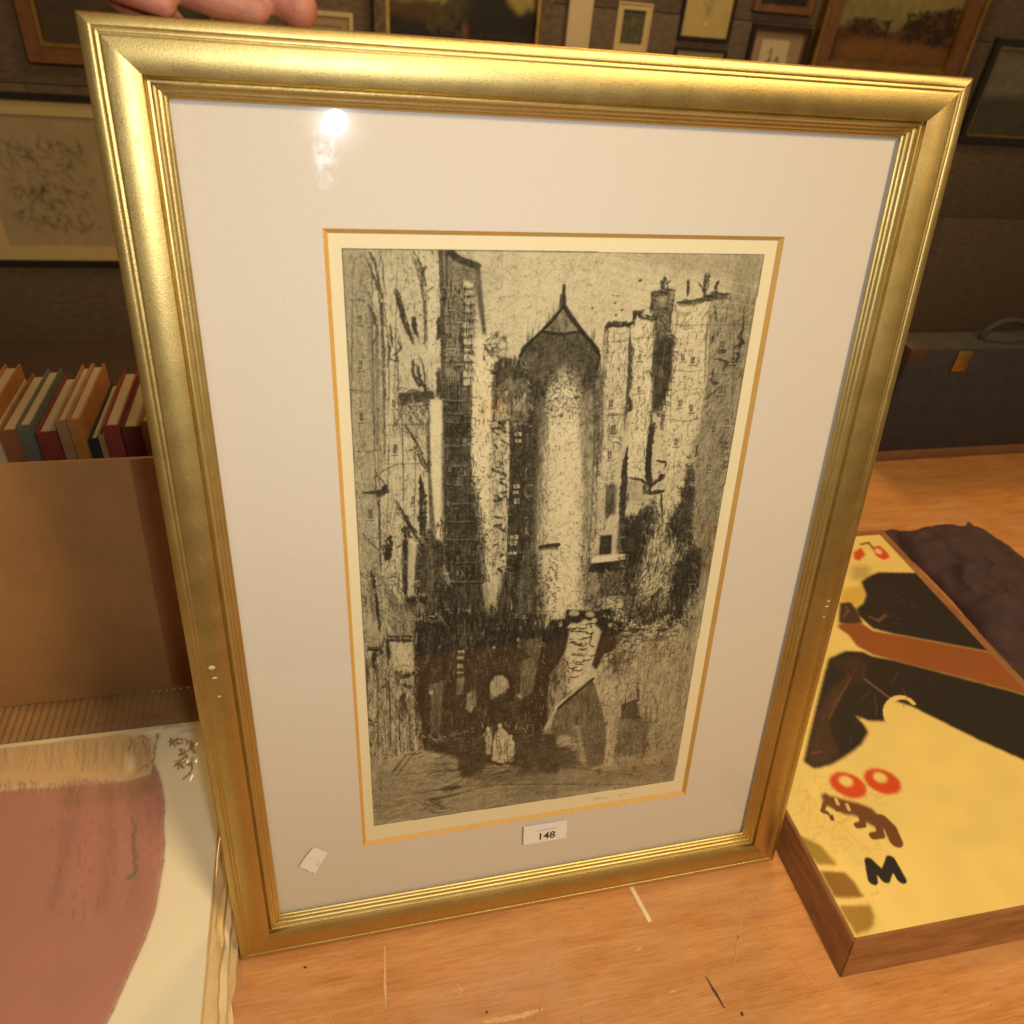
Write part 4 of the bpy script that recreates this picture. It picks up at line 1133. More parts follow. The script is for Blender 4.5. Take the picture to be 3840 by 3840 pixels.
    for (px, py, r, a) in ((2690, 2000, 46, .8), (2670, 2140, 34, .6), (2410, 2890, 60, .7), (2250, 2900, 70, .5), (1870, 1540, 55, .7), (1700, 2000, 40, .5), (2330, 2180, 22, .5), (1830, 2930, 90, .35), (2520, 2860, 40, .6)):
        q = c.pt([(px, py)])[0]
        X, Y = np.meshgrid(np.arange(c.nx), np.arange(c.ny))
        st = np.maximum(st, a * np.exp(-((X - q[0]) ** 2 + (Y - q[1]) ** 2) / (2 * (r * .35) ** 2)))
    st = (st * inp * (0.4 + 0.9 * smooth_noise(*T.shape, 6, rng)))[..., None] * .6
    out = out * (1 - st) + out * np.array((1.02, .62, .26)) * st
    # pencilled signature in the lower margin
    c.a = out
    for pts in (F((605, 1640), (625, 1625), (632, 1645), (650, 1622), (660, 1640), (690, 1632), (740, 1628)), F((810, 1612), (830, 1600), (835, 1615), (860, 1598), (905, 1592))):
        c.line(pts, 1.3, (.34, .27, .15), .7)
    return c


# ------------------------------------------------------------------ poster on a block
def draw_poster(H):
    Yl = (.80, .625, .20)
    c = Canvas(330, 450, Yl, H)
    G = Z(2900, 1900, .5174)
    K = Z(2760, 2700, .59)
    dk = (.020, .014, .011)
    br = (.060, .028, .016)
    rd = (.62, .070, .012)
    orb = (.28, .085, .018)
    # fine craquelure of the old print
    for k in range(70):
        p0 = np.array([rng.uniform(330, 1000), rng.uniform(380, 1350)])
        pts = [p0]
        for j in range(4):
            p0 = p0 + rng.normal(0, 38, 2)
            pts.append(p0)
        c.line(K(*[tuple(p) for p in pts]), 1.0, (.62, .36, .04), .35)
    c.poly(G((500, 600), (660, 560), (680, 640), (610, 720), (480, 720)), (.62, .36, .03), .7, 3)
    c.poly(G((570, 430), (700, 430), (700, 520), (560, 540)), (.30, .22, .06), .6, 5)
    c.poly(G((635, 545), (700, 500), (760, 475), (1100, 480), (1900, 700), (3300, 900), (3300, 1500), (1700, 1080), (870, 925), (720, 885), (615, 790), (598, 740), (650, 700), (672, 640)), dk, 1, 1)
    c.poly(G((480, 700), (560, 690), (605, 745), (650, 845), (560, 870), (470, 840)), br, 1, 1)
    c.line(G((530, 730), (540, 760), (510, 800)), 3, (.16, .08, .04), .8)
    c.line(G((700, 800), (760, 830), (810, 790)), 4, (.15, .07, .035), .8)
    c.poly(G((470, 850), (640, 845), (720, 900), (870, 925), (1700, 1080), (3300, 1500), (3300, 1800), (1700, 1330), (860, 1112), (720, 1075), (600, 1010), (540, 930), (470, 880)), orb, 1, 1)
    c.poly(G((400, 1100), (520, 1045), (640, 1050), (720, 1085), (870, 1112), (1700, 1330), (3300, 1800), (3300, 2500), (1500, 1700), (1000, 1450), (880, 1410), (820, 1430), (810, 1560), (690, 1555), (600, 1520), (665, 1590), (690, 1640), (640, 1725), (560, 1790), (430, 1870), (300, 1905), (215, 1850), (300, 1480), (370, 1200)), dk, 1, 1)
    c.poly(G((570, 1230), (470, 1420), (400, 1560), (420, 1650), (480, 1790), (400, 1850), (300, 1880), (240, 1840), (290, 1640), (330, 1480), (420, 1320), (500, 1260)), br, .95, 2)
    c.poly(G((400, 1120), (620, 1070), (680, 1130), (660, 1250), (560, 1300), (500, 1180)), (.045, .022, .014), .9, 3)
    c.line(G((660, 1250), (860, 1400)), 2.4, (.20, .10, .04), .9)
    c.line(G((280, 1790), (350, 1775)), 2, (.14, .06, .04), .8)
    c.line(G((560, 1240), (470, 1400), (400, 1540)), 2, (.12, .06, .03), .8)
    t = np.linspace(1.2, 5.6, 16)
    c.line([(2900 + (925 + 112 * math.cos(a)) * .5174, 1900 + (1495 + 112 * math.sin(a)) * .5174) for a in t], 5, Yl, 1)
    for k in range(26):
        x, y = rng.uniform(300, 1000), rng.uniform(1130, 1800)
        if x > 690 and y > 1420:
            continue
        a0 = rng.normal(1.9, .3)
        l = rng.uniform(40, 150)
        c.line(G((x, y), (x + l * math.cos(a0) * .5, y + l * math.sin(a0) * .5), (x + l * math.cos(a0) + rng.normal(0, 8), y + l * math.sin(a0))), 1.3, (.11, .055, .03), .55, taper=True) if y + l < 1840 else None
    for k in range(14):
        x, y = rng.uniform(690, 1000), rng.uniform(560, 850)
        c.line(G((x, y), (x + rng.uniform(20, 60), y + rng.uniform(-10, 25))), 1.4, (.10, .055, .03), .5, taper=True)
    # red spots at the far end
    c.poly(G((580, 330), (635, 295), (668, 350), (620, 395), (585, 380)), rd, 1, 1)
    c.poly(G((710, 295), (770, 282), (830, 335), (845, 370), (800, 390), (745, 360)), rd, 1, 1)
    c.ell(G((760, 325))[0], 14, 9, .5, (.85, .66, .40), .8)
    c.line(G((635, 275), (690, 262), (720, 300)), 4, (.20, .11, .02), .9)
    # red rings
    for (x, y) in ((712, 415), (930, 392)):
        c.ell(K((x, y))[0], 75, 43, .42, rd, 1, 1)
        c.ell(K((x - 14, y - 25))[0], 27, 18, .42, Yl, 1, 1)
    # small brown four-legged animal
    b2 = (.155, .058, .016)
    c.poly(K((540, 470), (570, 460), (590, 480), (640, 490), (700, 510), (780, 530), (860, 560), (910, 610), (930, 650), (930, 700), (880, 680), (820, 650), (760, 610), (690, 605), (650, 585), (600, 560), (550, 540)), b2, 1, 1)
    for pts, w in ((((930, 640), (980, 690), (1015, 770)), 12), (((800, 620), (805, 665), (770, 672)), 6), (((910, 690), (920, 730), (870, 738)), 7), (((560, 540), (550, 580), (600, 600), (610, 630)), 4), (((640, 570), (700, 560), (720, 545)), 4)):
        c.line(K(*pts), w, b2, 1)
    for (x, y) in ((635, 505), (705, 540), (590, 565)):
        c.line(K((x, y), (x + 12, y + 30)), 3, Yl, .8)
    c.poly(K((405, 735), (470, 765), (540, 800), (600, 870), (645, 925), (510, 920)), (.34, .235, .035), 1, 1)
    c.poly(K((530, 958), (690, 966), (760, 1040), (815, 1132), (625, 1132)), (.27, .135, .022), 1, 1)
    c.poly(K((648, 1180), (850, 1176), (880, 1240), (875, 1310), (830, 1350), (760, 1366)), (.36, .21, .03), 1, 1)
    c.line(K((500, 938), (640, 948), (1000, 930)), 4, (.85, .62, .20), .8)
    c.line(K((600, 1155), (740, 1160), (1010, 1100)), 4, (.85, .62, .20), .8)
    # the black brushed capital
    for pts in (((868, 1018), (858, 960), (850, 908)), ((850, 908), (905, 960), (945, 1005)), ((945, 1005), (965, 950), (985, 895)), ((985, 895), (1015, 950), (1050, 1010))):
        c.line(K(*pts), 8.5, (.018, .015, .012), 1)
    c.a *= (1 - .10 * smooth_noise(c.ny, c.nx, 20, rng))[..., None]
    return c


# ------------------------------------------------------------------ old print in a clear sleeve
def draw_sleeved(H):
    cr = (.88, .82, .62)
    c = Canvas(340, 440, cr, H)
    N = Z(470, 2640, .2588)
    Q = Z(470, 3080, .3933)
    pink = (.43, .165, .125)
    # lady: sleeve and hand, then the long pink gown
    c.poly(N((-3200, 600), (60, 430), (300, 430), (400, 560), (400, 900), (380, 1080), (40, 1120), (-3200, 1400)), (.62, .40, .17), .9, 5)
    gown = [(470 + x * .2588, 2640 + y * .2588) for x, y in ((-3200, 1350), (40, 1120), (300, 1070), (385, 980), (420, 890), (470, 1000), (520, 1180), (558, 1400), (560, 1560), (545, 1750), (555, 1932))] + \
           [(470 + x * .3933, 3080 + y * .3933) for x, y in ((372, 200), (360, 380), (320, 620), (270, 880), (185, 1120), (100, 1310), (20, 1480), (-120, 1800), (-320, 2200), (-700, 2900), (-2600, 3400), (-2600, 900))]
    c.poly(gown, pink, .95, 1)
    c.line([*gown[3:24]], 1.6, (.26, .085, .07), .6)
    for k in range(70):
        x = rng.uniform(-2400, 380)
        c.line(N((x, 1090 - x * .02 + rng.normal(0, 22)), (x + 20, 1150 - x * .02), (x + 10, 1230 + rng.uniform(0, 90))), 1.6, (.28, .14, .08) if k % 2 else (.6, .36, .2), .5, taper=True)
        c.line(N((x, 520), (x + rng.normal(0, 40), 700), (x + rng.normal(0, 60), 980)), 1.2, (.34, .22, .11), .35, taper=True)
    c.poly([(470 + x * .2588, 2640 + y * .2588) for x, y in ((-900, 1150), (40, 1130), (330, 1060), (400, 1000), (480, 1250), (300, 1300), (60, 1400), (-900, 1500))], (.30, .16, .085), .7, 5)
    for (xa, xb, xc, w, col) in ((60, 80, 95, 46, (.24, .12, .08)), (-160, -150, -200, 60, (.27, .115, .085)), (200, 215, 190, 20, (.34, .125, .095)), (270, 300, 265, 18, (.52, .23, .18)), (-20, 10, 0, 24, (.53, .235, .185)), (-330, -350, -430, 60, (.52, .22, .17)), (-520, -560, -680, 70, (.28, .12, .09)), (140, 150, 120, 14, (.50, .21, .165))):
        c.poly(Q((xa - w * .3, -420), (xa + w * .4, -420), (xb + w * .8, 150), (xc + w, 650), (xc - 60, 1000), (xc - w * .4, 600), (xb - w * .5, 150)), col, .55, 4)
    for k in range(150):
        x, y = rng.uniform(-700, 330), rng.uniform(-380, 1000)
        if x > 330 - max(0, y - 300) * .42:
            continue
        l = rng.uniform(30, 110)
        c.line(Q((x, y), (x + rng.normal(0, 5), y + l * .5), (x - l * .1 * (y > 300), y + l)), 1.0, (.24, .085, .06) if k % 2 else (.56, .26, .2), .35)
    c.ell(Q((52, 530))[0], 15, 18, 0, (.30, .24, .12), .8)
    c.ell(Q((40, 535))[0], 7, 9, 0, (.06, .05, .03), .8)
    c.line(Q((60, -60), (85, 60), (80, 260), (98, 440), (60, 510)), 5, (.22, .13, .08), .7, taper=True)
    c.poly(N((30, 720), (90, 730), (115, 850), (105, 980), (40, 1010)), (.92, .82, .58), .9, 3)
    c.ell(N((485, 740))[0], 14, 14, 0, (.92, .82, .58), .9, 2)
    for pts, w in ((((465, 440), (440, 560), (410, 680), (400, 900), (395, 1020)), 4), (((260, 470), (290, 600), (310, 760)), 2.5), (((180, 500), (240, 460), (340, 520)), 2.5), (((60, 470), (100, 560), (60, 660)), 3), (((150, 1000), (300, 880), (330, 960)), 2), (((320, 1040), (200, 1080), (90, 1130)), 4)):
        c.line(N(*pts), w * .6, (.22, .16, .09), .7, taper=True)
    c.ell(N((465, 465))[0], 8, 10, 0, (.20, .19, .10), .9)
    ol = (.30, .235, .075)
    for (x, y, n, sp) in ((700, 530, 11, 90), (860, 700, 9, 110), (780, 860, 10, 90), (960, 600, 5, 60)):
        for k in range(n):
            a0 = rng.uniform(0, 6.28)
            d0 = rng.uniform(.2, 1) * sp
            cx, cy = x + d0 * math.cos(a0), y + d0 * .8 * math.sin(a0)
            c.ell(N((cx, cy))[0], rng.uniform(6, 12), rng.uniform(3, 5), a0 + rng.normal(0, .4), tuple(np.array(ol) * rng.uniform(.6, 1.25)), .9, 0)
            c.line(N((x, y), (cx, cy)), 1.0, ol, .7)
    for k in range(7):
        c.ell(N((835 + rng.normal(0, 36), 515 + rng.normal(0, 20)))[0], 6, 4, rng.uniform(0, 3), (.50, .20, .16), .9, 0)
    c.line(N((970, 780), (955, 870), (970, 940), (930, 1010), (840, 1085)), 1.8, (.26, .21, .09), .9)
    c.line(N((900, 870), (960, 880)), 3, (.26, .21, .09), .9)
    c.line(N((940, 540), (960, 640), (1000, 700)), 3, ol, .8)
    c.a *= (1 - .06 * smooth_noise(c.ny, c.nx, 30, rng))[..., None]
    return c


# ================================================================== the setting
FLOOR_Z = -0.75
YW = 3.0


def struct(o):
    o['kind'] = 'structure'
    return o


M['carpet'] = simple('carpet', (0.10, 0.060, 0.035), 0.95, var=0.35, scale=60, bmp=0.4, bscale=400)
bm = bmesh.new()
bmesh.ops.create_grid(bm, x_segments=2, y_segments=2, size=1)
for v in bm.verts:
    v.co = Vector((v.co.x * 5, v.co.y * 4, FLOOR_Z))
struct(obj('floor', bm, M['carpet']))

# hessian-covered wall in courses of panels
M['wall'] = simple('hessian_wall', (0.150, 0.108, 0.075), 0.92, var=0.28, scale=26, bmp=0.5, bscale=260, stretch=(1, 1, 3))
M['wall_back'] = simple('wall_gap', (0.10, 0.045, 0.03), 0.9)
wall = struct(box('wall', M['wall_back'], None, -3.2, 4.6, YW + 0.012, YW + 0.10, FLOOR_Z, 2.0))
rows = [(-0.75, -0.147), (-0.144, 0.226), (0.229, 0.599), (0.602, 0.972), (0.975, 1.98)]
for r_, (z0, z1) in enumerate(rows):
    x = -3.18 - 0.4 * (r_ % 2)
    while x < 4.55:
        box('wall_panel', M['wall'], wall, max(x, -3.18), min(x + 1.217, 4.58), YW, YW + 0.0118, z0, z1, 0.0015)
        x += 1.22
M['cream_paint'] = simple('cream_paint', (0.66, 0.53, 0.33), 0.55, var=0.06, scale=8)
struct(box('wall_post', M['cream_paint'], None, 0.823, 0.919, YW - 0.045, YW - 0.001, FLOOR_Z, 1.98, 0.004))


# ------------------------------------------------------------------ table
def wood_mat(name, lo, mid, hi, rough, stretch, scuff=0.0, gscale=9):
    m, nt, bs = new_mat(name)
    f = noise(nt, gscale, 9, 0.62, stretch=stretch)
    c1 = ramp(nt, f, [(0.30, lo), (0.5, mid), (0.72, hi)])
    f2 = noise(nt, gscale * 4, 6, 0.72, stretch=(stretch[0] * .5, stretch[1] * 1.3, stretch[2]))
    c2 = ramp(nt, f2, [(0.34, (0.78, 0.72, 0.66)), (0.58, (1, 1, 1))])
    col = mixc(nt, 1.0, c1, c2, 'MULTIPLY')
    rg = ramp(nt, noise(nt, 14, 5, 0.65), [(0.3, (rough - .07,) * 3), (0.7, (rough + .14,) * 3)])
    if scuff:
        fp = noise(nt, 60, 2, 0.5, stretch=(1, 13, 1))
        pores = ramp(nt, fp, [(0.60, (1, 1, 1)), (0.74, (.50, .40, .32))])
        col = mixc(nt, 0.55, col, pores, 'MULTIPLY')
        f3 = noise(nt, 7, 6, 0.7)
        dull = ramp(nt, f3, [(0.46, (0, 0, 0)), (0.72, (scuff,) * 3)])
        col = mixc(nt, dull, col, (0.47, 0.27, 0.15))
        f4 = noise(nt, 240, 2, 0.5)
        fl = ramp(nt, f4, [(0.70, (0, 0, 0)), (0.78, (.55,) * 3)])
        col = mixc(nt, fl, col, (0.60, 0.36, 0.17))
        f5 = noise(nt, 330, 2, 0.5)
        dk = ramp(nt, f5, [(0.71, (0, 0, 0)), (0.78, (.6,) * 3)])
        col = mixc(nt, dk, col, (0.17, 0.055, 0.018))
    nt.links.new(col, bs.inputs['Base Color'])
    nt.links.new(rg, bs.inputs['Roughness'])
    bump(nt, bs, f2, 0.10, 0.001)
    return m


M['table'] = wood_mat('worn_veneer', (0.45, 0.19, 0.045), (0.55, 0.25, 0.070), (0.63, 0.315, 0.105), 0.42, (1.3, 9, 1), 0.55)
M['table_edge'] = wood_mat('table_lipping', (0.26, 0.10, 0.03), (0.34, 0.14, 0.04), (0.4, 0.18, 0.06), 0.5, (1, 8, 8))
table = thing('wooden_table', 'scratched orange-brown veneered wooden table under the pictures', 'table', (0, 0, FLOOR_Z))
TZ = -FLOOR_Z
top = box('table_top', M['table'], table, -1.05, 1.45, -0.62, 1.02, TZ - 0.028, TZ, 0.003)
for (x0, x1, y0, y1) in ((-1.0, 1.4, -0.575, -0.555), (-1.0, 1.4, 0.955, 0.975), (-1.0, -0.98, -0.555, 0.955), (1.38, 1.4, -0.555, 0.955)):
    box('apron', M['table_edge'], table, x0 + .001, x1 - .001, y0, y1, TZ - 0.12, TZ - 0.0285)
for x in (-0.98, 1.32):
    for y in (-0.555, 0.895):
        box('leg', M['table_edge'], table, x + .001, x + .061, y + .001, y + .061, 0, TZ - 0.029, 0.004)
# scratches, scuffs and stuck scraps on the veneer
M['scratch'] = simple('pale_scratch', (0.62, 0.36, 0.16), 0.7, var=0.3, scale=900)
M['scratch2'] = simple('faint_scratch', (0.58, 0.29, 0.10), 0.6, var=0.2, scale=700)
M['tape'] = simple('masking_tape_scrap', (0.74, 0.60, 0.38), 0.7)
M['dent'] = simple('dark_dent', (0.10, 0.035, 0.012), 0.6, var=0.4, scale=300)


def mark(name, m, pts, w, z=0.0004, wob=0.0):
    bm = bmesh.new()
    n = 10
    P2 = []
    for i in range(len(pts) - 1):
        for k in range(n):
            t = k / n
            P2.append((pts[i][0] * (1 - t) + pts[i + 1][0] * t, pts[i][1] * (1 - t) + pts[i + 1][1] * t))
    P2.append(pts[-1])
    prev = None
    N = len(P2)
    for i, (x, y) in enumerate(P2):
        a = P2[max(0, i - 1)]
        b = P2[min(N - 1, i + 1)]
        d = Vector((b[0] - a[0], b[1] - a[1])).normalized()
        ww = w * (0.35 + 0.65 * math.sin(math.pi * (i + .6) / (N + .2))) * random.uniform(.6, 1.2) / 2 if wob else w / 2
        x += random.gauss(0, wob)
        y += random.gauss(0, wob)
        l = bm.verts.new((x - d.y * ww, y + d.x * ww, TZ + z))
        r = bm.verts.new((x + d.y * ww, y - d.x * ww, TZ + z))
        if prev:
            bm.faces.new((prev[0], prev[1], r, l))
        prev = (l, r)
    o = obj(name, bm, m, top)
    return o


mark('tape_scrap', M['tape'], [(0.1085, -0.019), (0.1155, -0.0555)], 0.0042)
for pts, w, mm in (([(-0.140, -0.031), (-0.144, -0.082)], .0028, 'scratch'), ([(-0.062, -0.109), (-0.030, -0.111), (-0.008, -0.109)], .0050, 'scratch'), ([(0.229, -0.037), (0.178, -0.112)], .0016, 'scratch2'), ([(0.229, -0.040), (0.241, -0.068)], .0018, 'scratch2'),
                   ([(-0.079, -0.075), (-0.075, -0.084), (-0.083, -0.080)], .0016, 'scratch'), ([(0.09, -0.078), (0.099, -0.077)], .0022, 'scratch'), ([(0.11, -0.118), (0.117, -0.118)], .002, 'scratch'), ([(0.19, -0.09), (0.215, -0.072)], .0010, 'scratch2'),
                   ([(0.02, -0.06), (-0.03, -0.14)], .0009, 'scratch2'), ([(-0.2, -0.06), (-0.17, -0.13)], .0010, 'scratch2'), ([(0.235, -0.10), (0.262, -0.17)], .0011, 'scratch2'), ([(0.05, -0.10), (0.10, -0.16)], .0008, 'scratch2')):
    mark('scratch', M[mm], pts, w, wob=.0003)
for pts, w in (([(0.1495, -0.112), (0.1555, -0.140)], .0028), ([(0.168, -0.147), (0.1705, -0.1475)], .0040), ([(-0.213, -0.0355), (-0.2105, -0.0365)], .0022), ([(-0.058, -0.1015), (-0.0565, -0.1025)], .0030)):
    mark('dent', M['dent'], pts, w, wob=.0002)

# ================================================================== the gilt picture frame
FW, FH = 0.5338, 0.72
frame = thing('picture_frame', 'large gilt-framed etching of an old street and round tower, held upright on the table', 'picture', (-FW / 2, 0, 0.0003), (math.pi / 2 - LEAN, 0, 0))

PROF = [(0.0, 0.0), (0.0, 0.0205), (0.0003, 0.0222), (0.0012, 0.0229), (0.0054, 0.0238), (0.0061, 0.0236), (0.0066, 0.0231), (0.0071, 0.0233), (0.0079, 0.0236), (0.0086, 0.0234), (0.0091, 0.0231), (0.0094, 0.0231)]
for i in range(17):
    t = i / 16
    PROF.append((0.0098 + 0.0168 * t, 0.0232 + 0.0020 * math.sin(math.pi * (0.04 + 0.80 * t)) - 0.0030 * t))
PROF += [(0.0270, 0.0180), (0.0274, 0.0176), (0.0280, 0.0186), (0.0288, 0.0196), (0.0297, 0.0194), (0.0303, 0.0182), (0.0307, 0.0170), (0.0318, 0.0166), (0.0324, 0.0158), (0.0327, 0.0146), (0.0340, 0.0143), (0.0346, 0.0134), (0.0349, 0.0124), (0.0360, 0.0120), (0.0366, 0.0108), (0.0366, 0.0104), (0.0300, 0.0104), (0.0300, 0.0)]


def rail(side):
    bm = bmesh.new()
    rings = []
    NS = 24
    for k in range(NS + 1):
        t = k / NS
        ring = []
        for (w, h) in PROF:
            if side in 'BT':
                x = w + (FW - 2 * w) * t
                y = w if side == 'B' else FH - w
            else:
                y = w + (FH - 2 * w) * t
                x = w if side == 'L' else FW - w
            ring.append(bm.verts.new((x, y, h)))
        rings.append(ring)
    n = len(PROF)
    for k in range(NS):
        for i in range(n):
            j = (i + 1) % n
            bm.faces.new((rings[k][i], rings[k][j], rings[k + 1][j], rings[k + 1][i]))
    bm.faces.new(rings[0])
    bm.faces.new(rings[-1][::-1])
    return obj('rail', bm, M['gold'], frame, angle=50)


for s_ in 'BTLR':
    rail(s_)
box('backing_board', M['backing'], frame, 0.0305, FW - 0.0305, 0.0305, FH - 0.0305, 0.001, 0.0048)

# card mat with a bevelled, gilt-lined opening
MX0, MX1, MY0, MY1 = 0.1131, 0.4252, 0.1008, 0.6188
bm = bmesh.new()
ZM = 0.0082
outer = [(0.0306, 0.0306), (FW - 0.0306, 0.0306), (FW - 0.0306, FH - 0.0306), (0.0306, FH - 0.0306)]
inner = [(MX0, MY0), (MX1, MY0), (MX1, MY1), (MX0, MY1)]
for zz, flip in ((ZM, 1), (0.0056, 0)):
    vo = [bm.verts.new((x, y, zz)) for x, y in outer]
    vi = [bm.verts.new((x, y, zz)) for x, y in inner]
    for i in range(4):
        j = (i + 1) % 4
        bm.faces.new((vo[i], vo[j], vi[j], vi[i]) if flip else (vo[j], vo[i], vi[i], vi[j]))
obj('mat_board', bm, M['mat_card'], frame)
bm = bmesh.new()
b = 0.0027
in2 = [(MX0 + b, MY0 + b), (MX1 - b, MY0 + b), (MX1 - b, MY1 - b), (MX0 + b, MY1 - b)]
a_ = [bm.verts.new((x, y, ZM - .00005)) for x, y in inner]
b_ = [bm.verts.new((x, y, 0.0055)) for x, y in in2]
for i in range(4):
    j = (i + 1) % 4
    bm.faces.new((a_[i], a_[j], b_[j], b_[i]))
o = obj('mat_bevel', bm, M['bevel'], frame)
o['label'] = 'orange-gold bevelled line round the mat opening'
et = draw_etching().mesh('etching_print', MX1 - MX0, MY1 - MY0, M['etching'], frame)
et.location = (MX0, MY0, 0.0052)
et['label'] = 'black etching of a narrow old street below a round tower on cream paper'

M['glass'] = glass_mat('picture_glass', 0.004, (0.985, 0.99, 0.985), smear=(0.1168, 0.657, 0.0085, 0.022), ior=1.42)
o = box('glass', M['glass'], frame, 0.0308, FW - 0.0308, 0.0308, FH - 0.0308, 0.0086, 0.0102)

# lot label and torn scrap stuck on the glass
bm = bmesh.new()


def plate_bm(pts, z0, z1):
    bm = bmesh.new()
    a = [bm.verts.new((x, y, z0)) for x, y in pts]
    t = [bm.verts.new((x, y, z1)) for x, y in pts]
    n = len(pts)
    bm.faces.new(t)
    bm.faces.new(a[::-1])
    for i in range(n):
        j = (i + 1) % n
        bm.faces.new((a[i], a[j], t[j], t[i]))
    return bm


lot = obj('lot_label', plate_bm([(0.2613, 0.0713), (0.3041, 0.0714), (0.3031, 0.0947), (0.2608, 0.0951)], 0.0103, 0.0105), M['label_white'], frame)
lot['label'] = 'white paper lot label printed 148 on the glass'


def text_mesh(name, body, size, loc, m, parent, bold=0.0, rotz=0.0):
    cu = bpy.data.curves.new(name + '_curve', 'FONT')
    cu.body = body
    cu.size = size
    cu.align_x = 'CENTER'
    cu.align_y = 'CENTER'
    cu.offset = bold
    tmp = bpy.data.objects.new(name + '_tmp', cu)
    COL.objects.link(tmp)
    dg = bpy.context.evaluated_depsgraph_get()
    me = bpy.data.meshes.new_from_object(tmp.evaluated_get(dg))
    bpy.data.objects.remove(tmp)
    bpy.data.curves.remove(cu)
    me.materials.clear()
    o = link_mesh(name, me, m, parent)
    o.location = loc
    o.rotation_euler = (0, 0, rotz)
    return o


text_mesh('number_print', '148', 0.0118, (0.2836, 0.0788, 0.01058), M['label_ink'], lot, bold=0.00026)
bm = bmesh.new()
x = 0.2735
while x < 0.2925:
    w = random.uniform(.0008, .0018)
    box_bm(x, x + w, 0.0868, 0.0875 + random.uniform(0, .0006), 0.0105, 0.01055, bm=bm)
    x += w + .0005
obj('small_print', bm, M['label_grey'], lot)['kind'] = 'stuff'
scrap = [(0.0708, 0.1112), (0.0745, 0.1098), (0.0782, 0.1064), (0.0824, 0.1034), (0.0798, 0.0975), (0.0778, 0.0940), (0.0742, 0.0880), (0.0722, 0.0838), (0.0708, 0.0812), (0.0692, 0.0800), (0.0681, 0.0824), (0.0660, 0.0822), (0.0634, 0.0862), (0.0606, 0.0884), (0.0572, 0.0914), (0.0600, 0.0962), (0.0630, 0.1012), (0.0668, 0.1066)]
sc = obj('paper_scrap', plate_bm(scrap, 0.0103, 0.0105), M['label_white'], frame)
sc['label'] = 'torn white paper sticker remnant at the lower left of the glass'
bm = bmesh.new()
for (x, y, w, h) in ((0.0728, 0.0925, .0022, .0006), (0.0735, 0.0905, .0018, .0006), (0.0725, 0.0890, .0020, .0006), (0.0742, 0.0938, .0014, .0006), (.0672, .0985, .004, .0003)):
    box_bm(x - w / 2, x + w / 2, y - h / 2, y + h / 2, 0.0105, 0.01054, bm=bm)
obj('small_print', bm, M['label_grey'], sc)['kind'] = 'stuff'


def chip(x, y, z, rx, ry):
    bm = bmesh.new()
    bmesh.ops.create_icosphere(bm, subdivisions=2, radius=1)
    for v in bm.verts:
        k = 1 + random.uniform(-.15, .15)
        v.co = Vector((v.co.x * rx * k, v.co.y * ry * k, v.co.z * .0006))
    o = obj('chip', bm, M['chip'], frame, smooth=True)
    o.location = (x, y, z)


def prof_h(w):
    for (w0, h0), (w1, h1) in zip(PROF, PROF[1:]):
        if w0 <= w <= w1 and w1 > w0:
            return h0 + (h1 - h0) * (w - w0) / (w1 - w0)
    return 0.02


for (x, y, rx, ry) in ((0.0149, 0.3205, .0034, .0027), (0.0157, 0.3112, .0026, .0014), (0.0168, 0.2943, .0017, .0014), (0.5212, 0.3225, .0022, .0018), (0.5205, 0.317, .0026, .0012), (0.5202, 0.3063, .0016, .0012)):
    chip(x, y, prof_h(min(x, FW - x)), rx * .75, ry * .7)


# ================================================================== the hand on the top rail
M['skin'], nt, bs = new_mat('skin')
f = noise(nt, 70, 5, 0.6)
c1 = ramp(nt, f, [(0.3, (0.30, 0.105, 0.062)), (0.7, (0.42, 0.175, 0.108))])
f2 = noise(nt, 22, 3, 0.5)
c2 = ramp(nt, f2, [(0.4, (1, 1, 1)), (0.75, (0.95, 0.70, 0.68))])
nt.links.new(mixc(nt, 1.0, c1, c2, 'MULTIPLY'), bs.inputs['Base Color'])
bs.inputs['Roughness'].default_value = 0.48
bs.inputs['Subsurface Weight'].default_value = 0.12
bs.inputs['Subsurface Radius'].default_value = (0.006, 0.002, 0.001)
bump(nt, bs, noise(nt, 260, 5, 0.75), 0.6, 0.0012)


def capsule(bm, p, q, r0, r1, seg=14):
    p, q = Vector(p), Vector(q)
    d = (q - p)
    L = d.length
    R = d.to_track_quat('Z', 'Y').to_matrix().to_4x4()
    R.translation = p
    prof = []
    for i in range(6):
        a = math.pi / 2 * i / 5
        prof.append((r0 * math.sin(a), -r0 * math.cos(a)))
    for i in range(6):
        a = math.pi / 2 * i / 5
        prof.append((r1 * math.cos(a), L + r1 * math.sin(a)))
    rings = []
    for (r, z) in prof:
        if r < 1e-6:
            rings.append([bm.verts.new(R @ Vector((0, 0, z)))])
        else:
            rings.append([bm.verts.new(R @ Vector((r * math.cos(2 * math.pi * k / seg), r * math.sin(2 * math.pi * k / seg), z))) for k in range(seg)])
    for a, b in zip(rings, rings[1:]):
        for k in range(seg):
            l = (k + 1) % seg
            if len(a) == 1:
                bm.faces.new((a[0], b[k], b[l]))
            elif len(b) == 1:
                bm.faces.new((a[k], a[l], b[0]))
            else:
                bm.faces.new((a[k], a[l], b[l], b[k]))


# positions in the frame's own axes: x along the rail, y up, z towards the viewer
def chain(bm, pts):
    for (p, r), (q, s) in zip(pts, pts[1:]):
        capsule(bm, p, q, r, s)


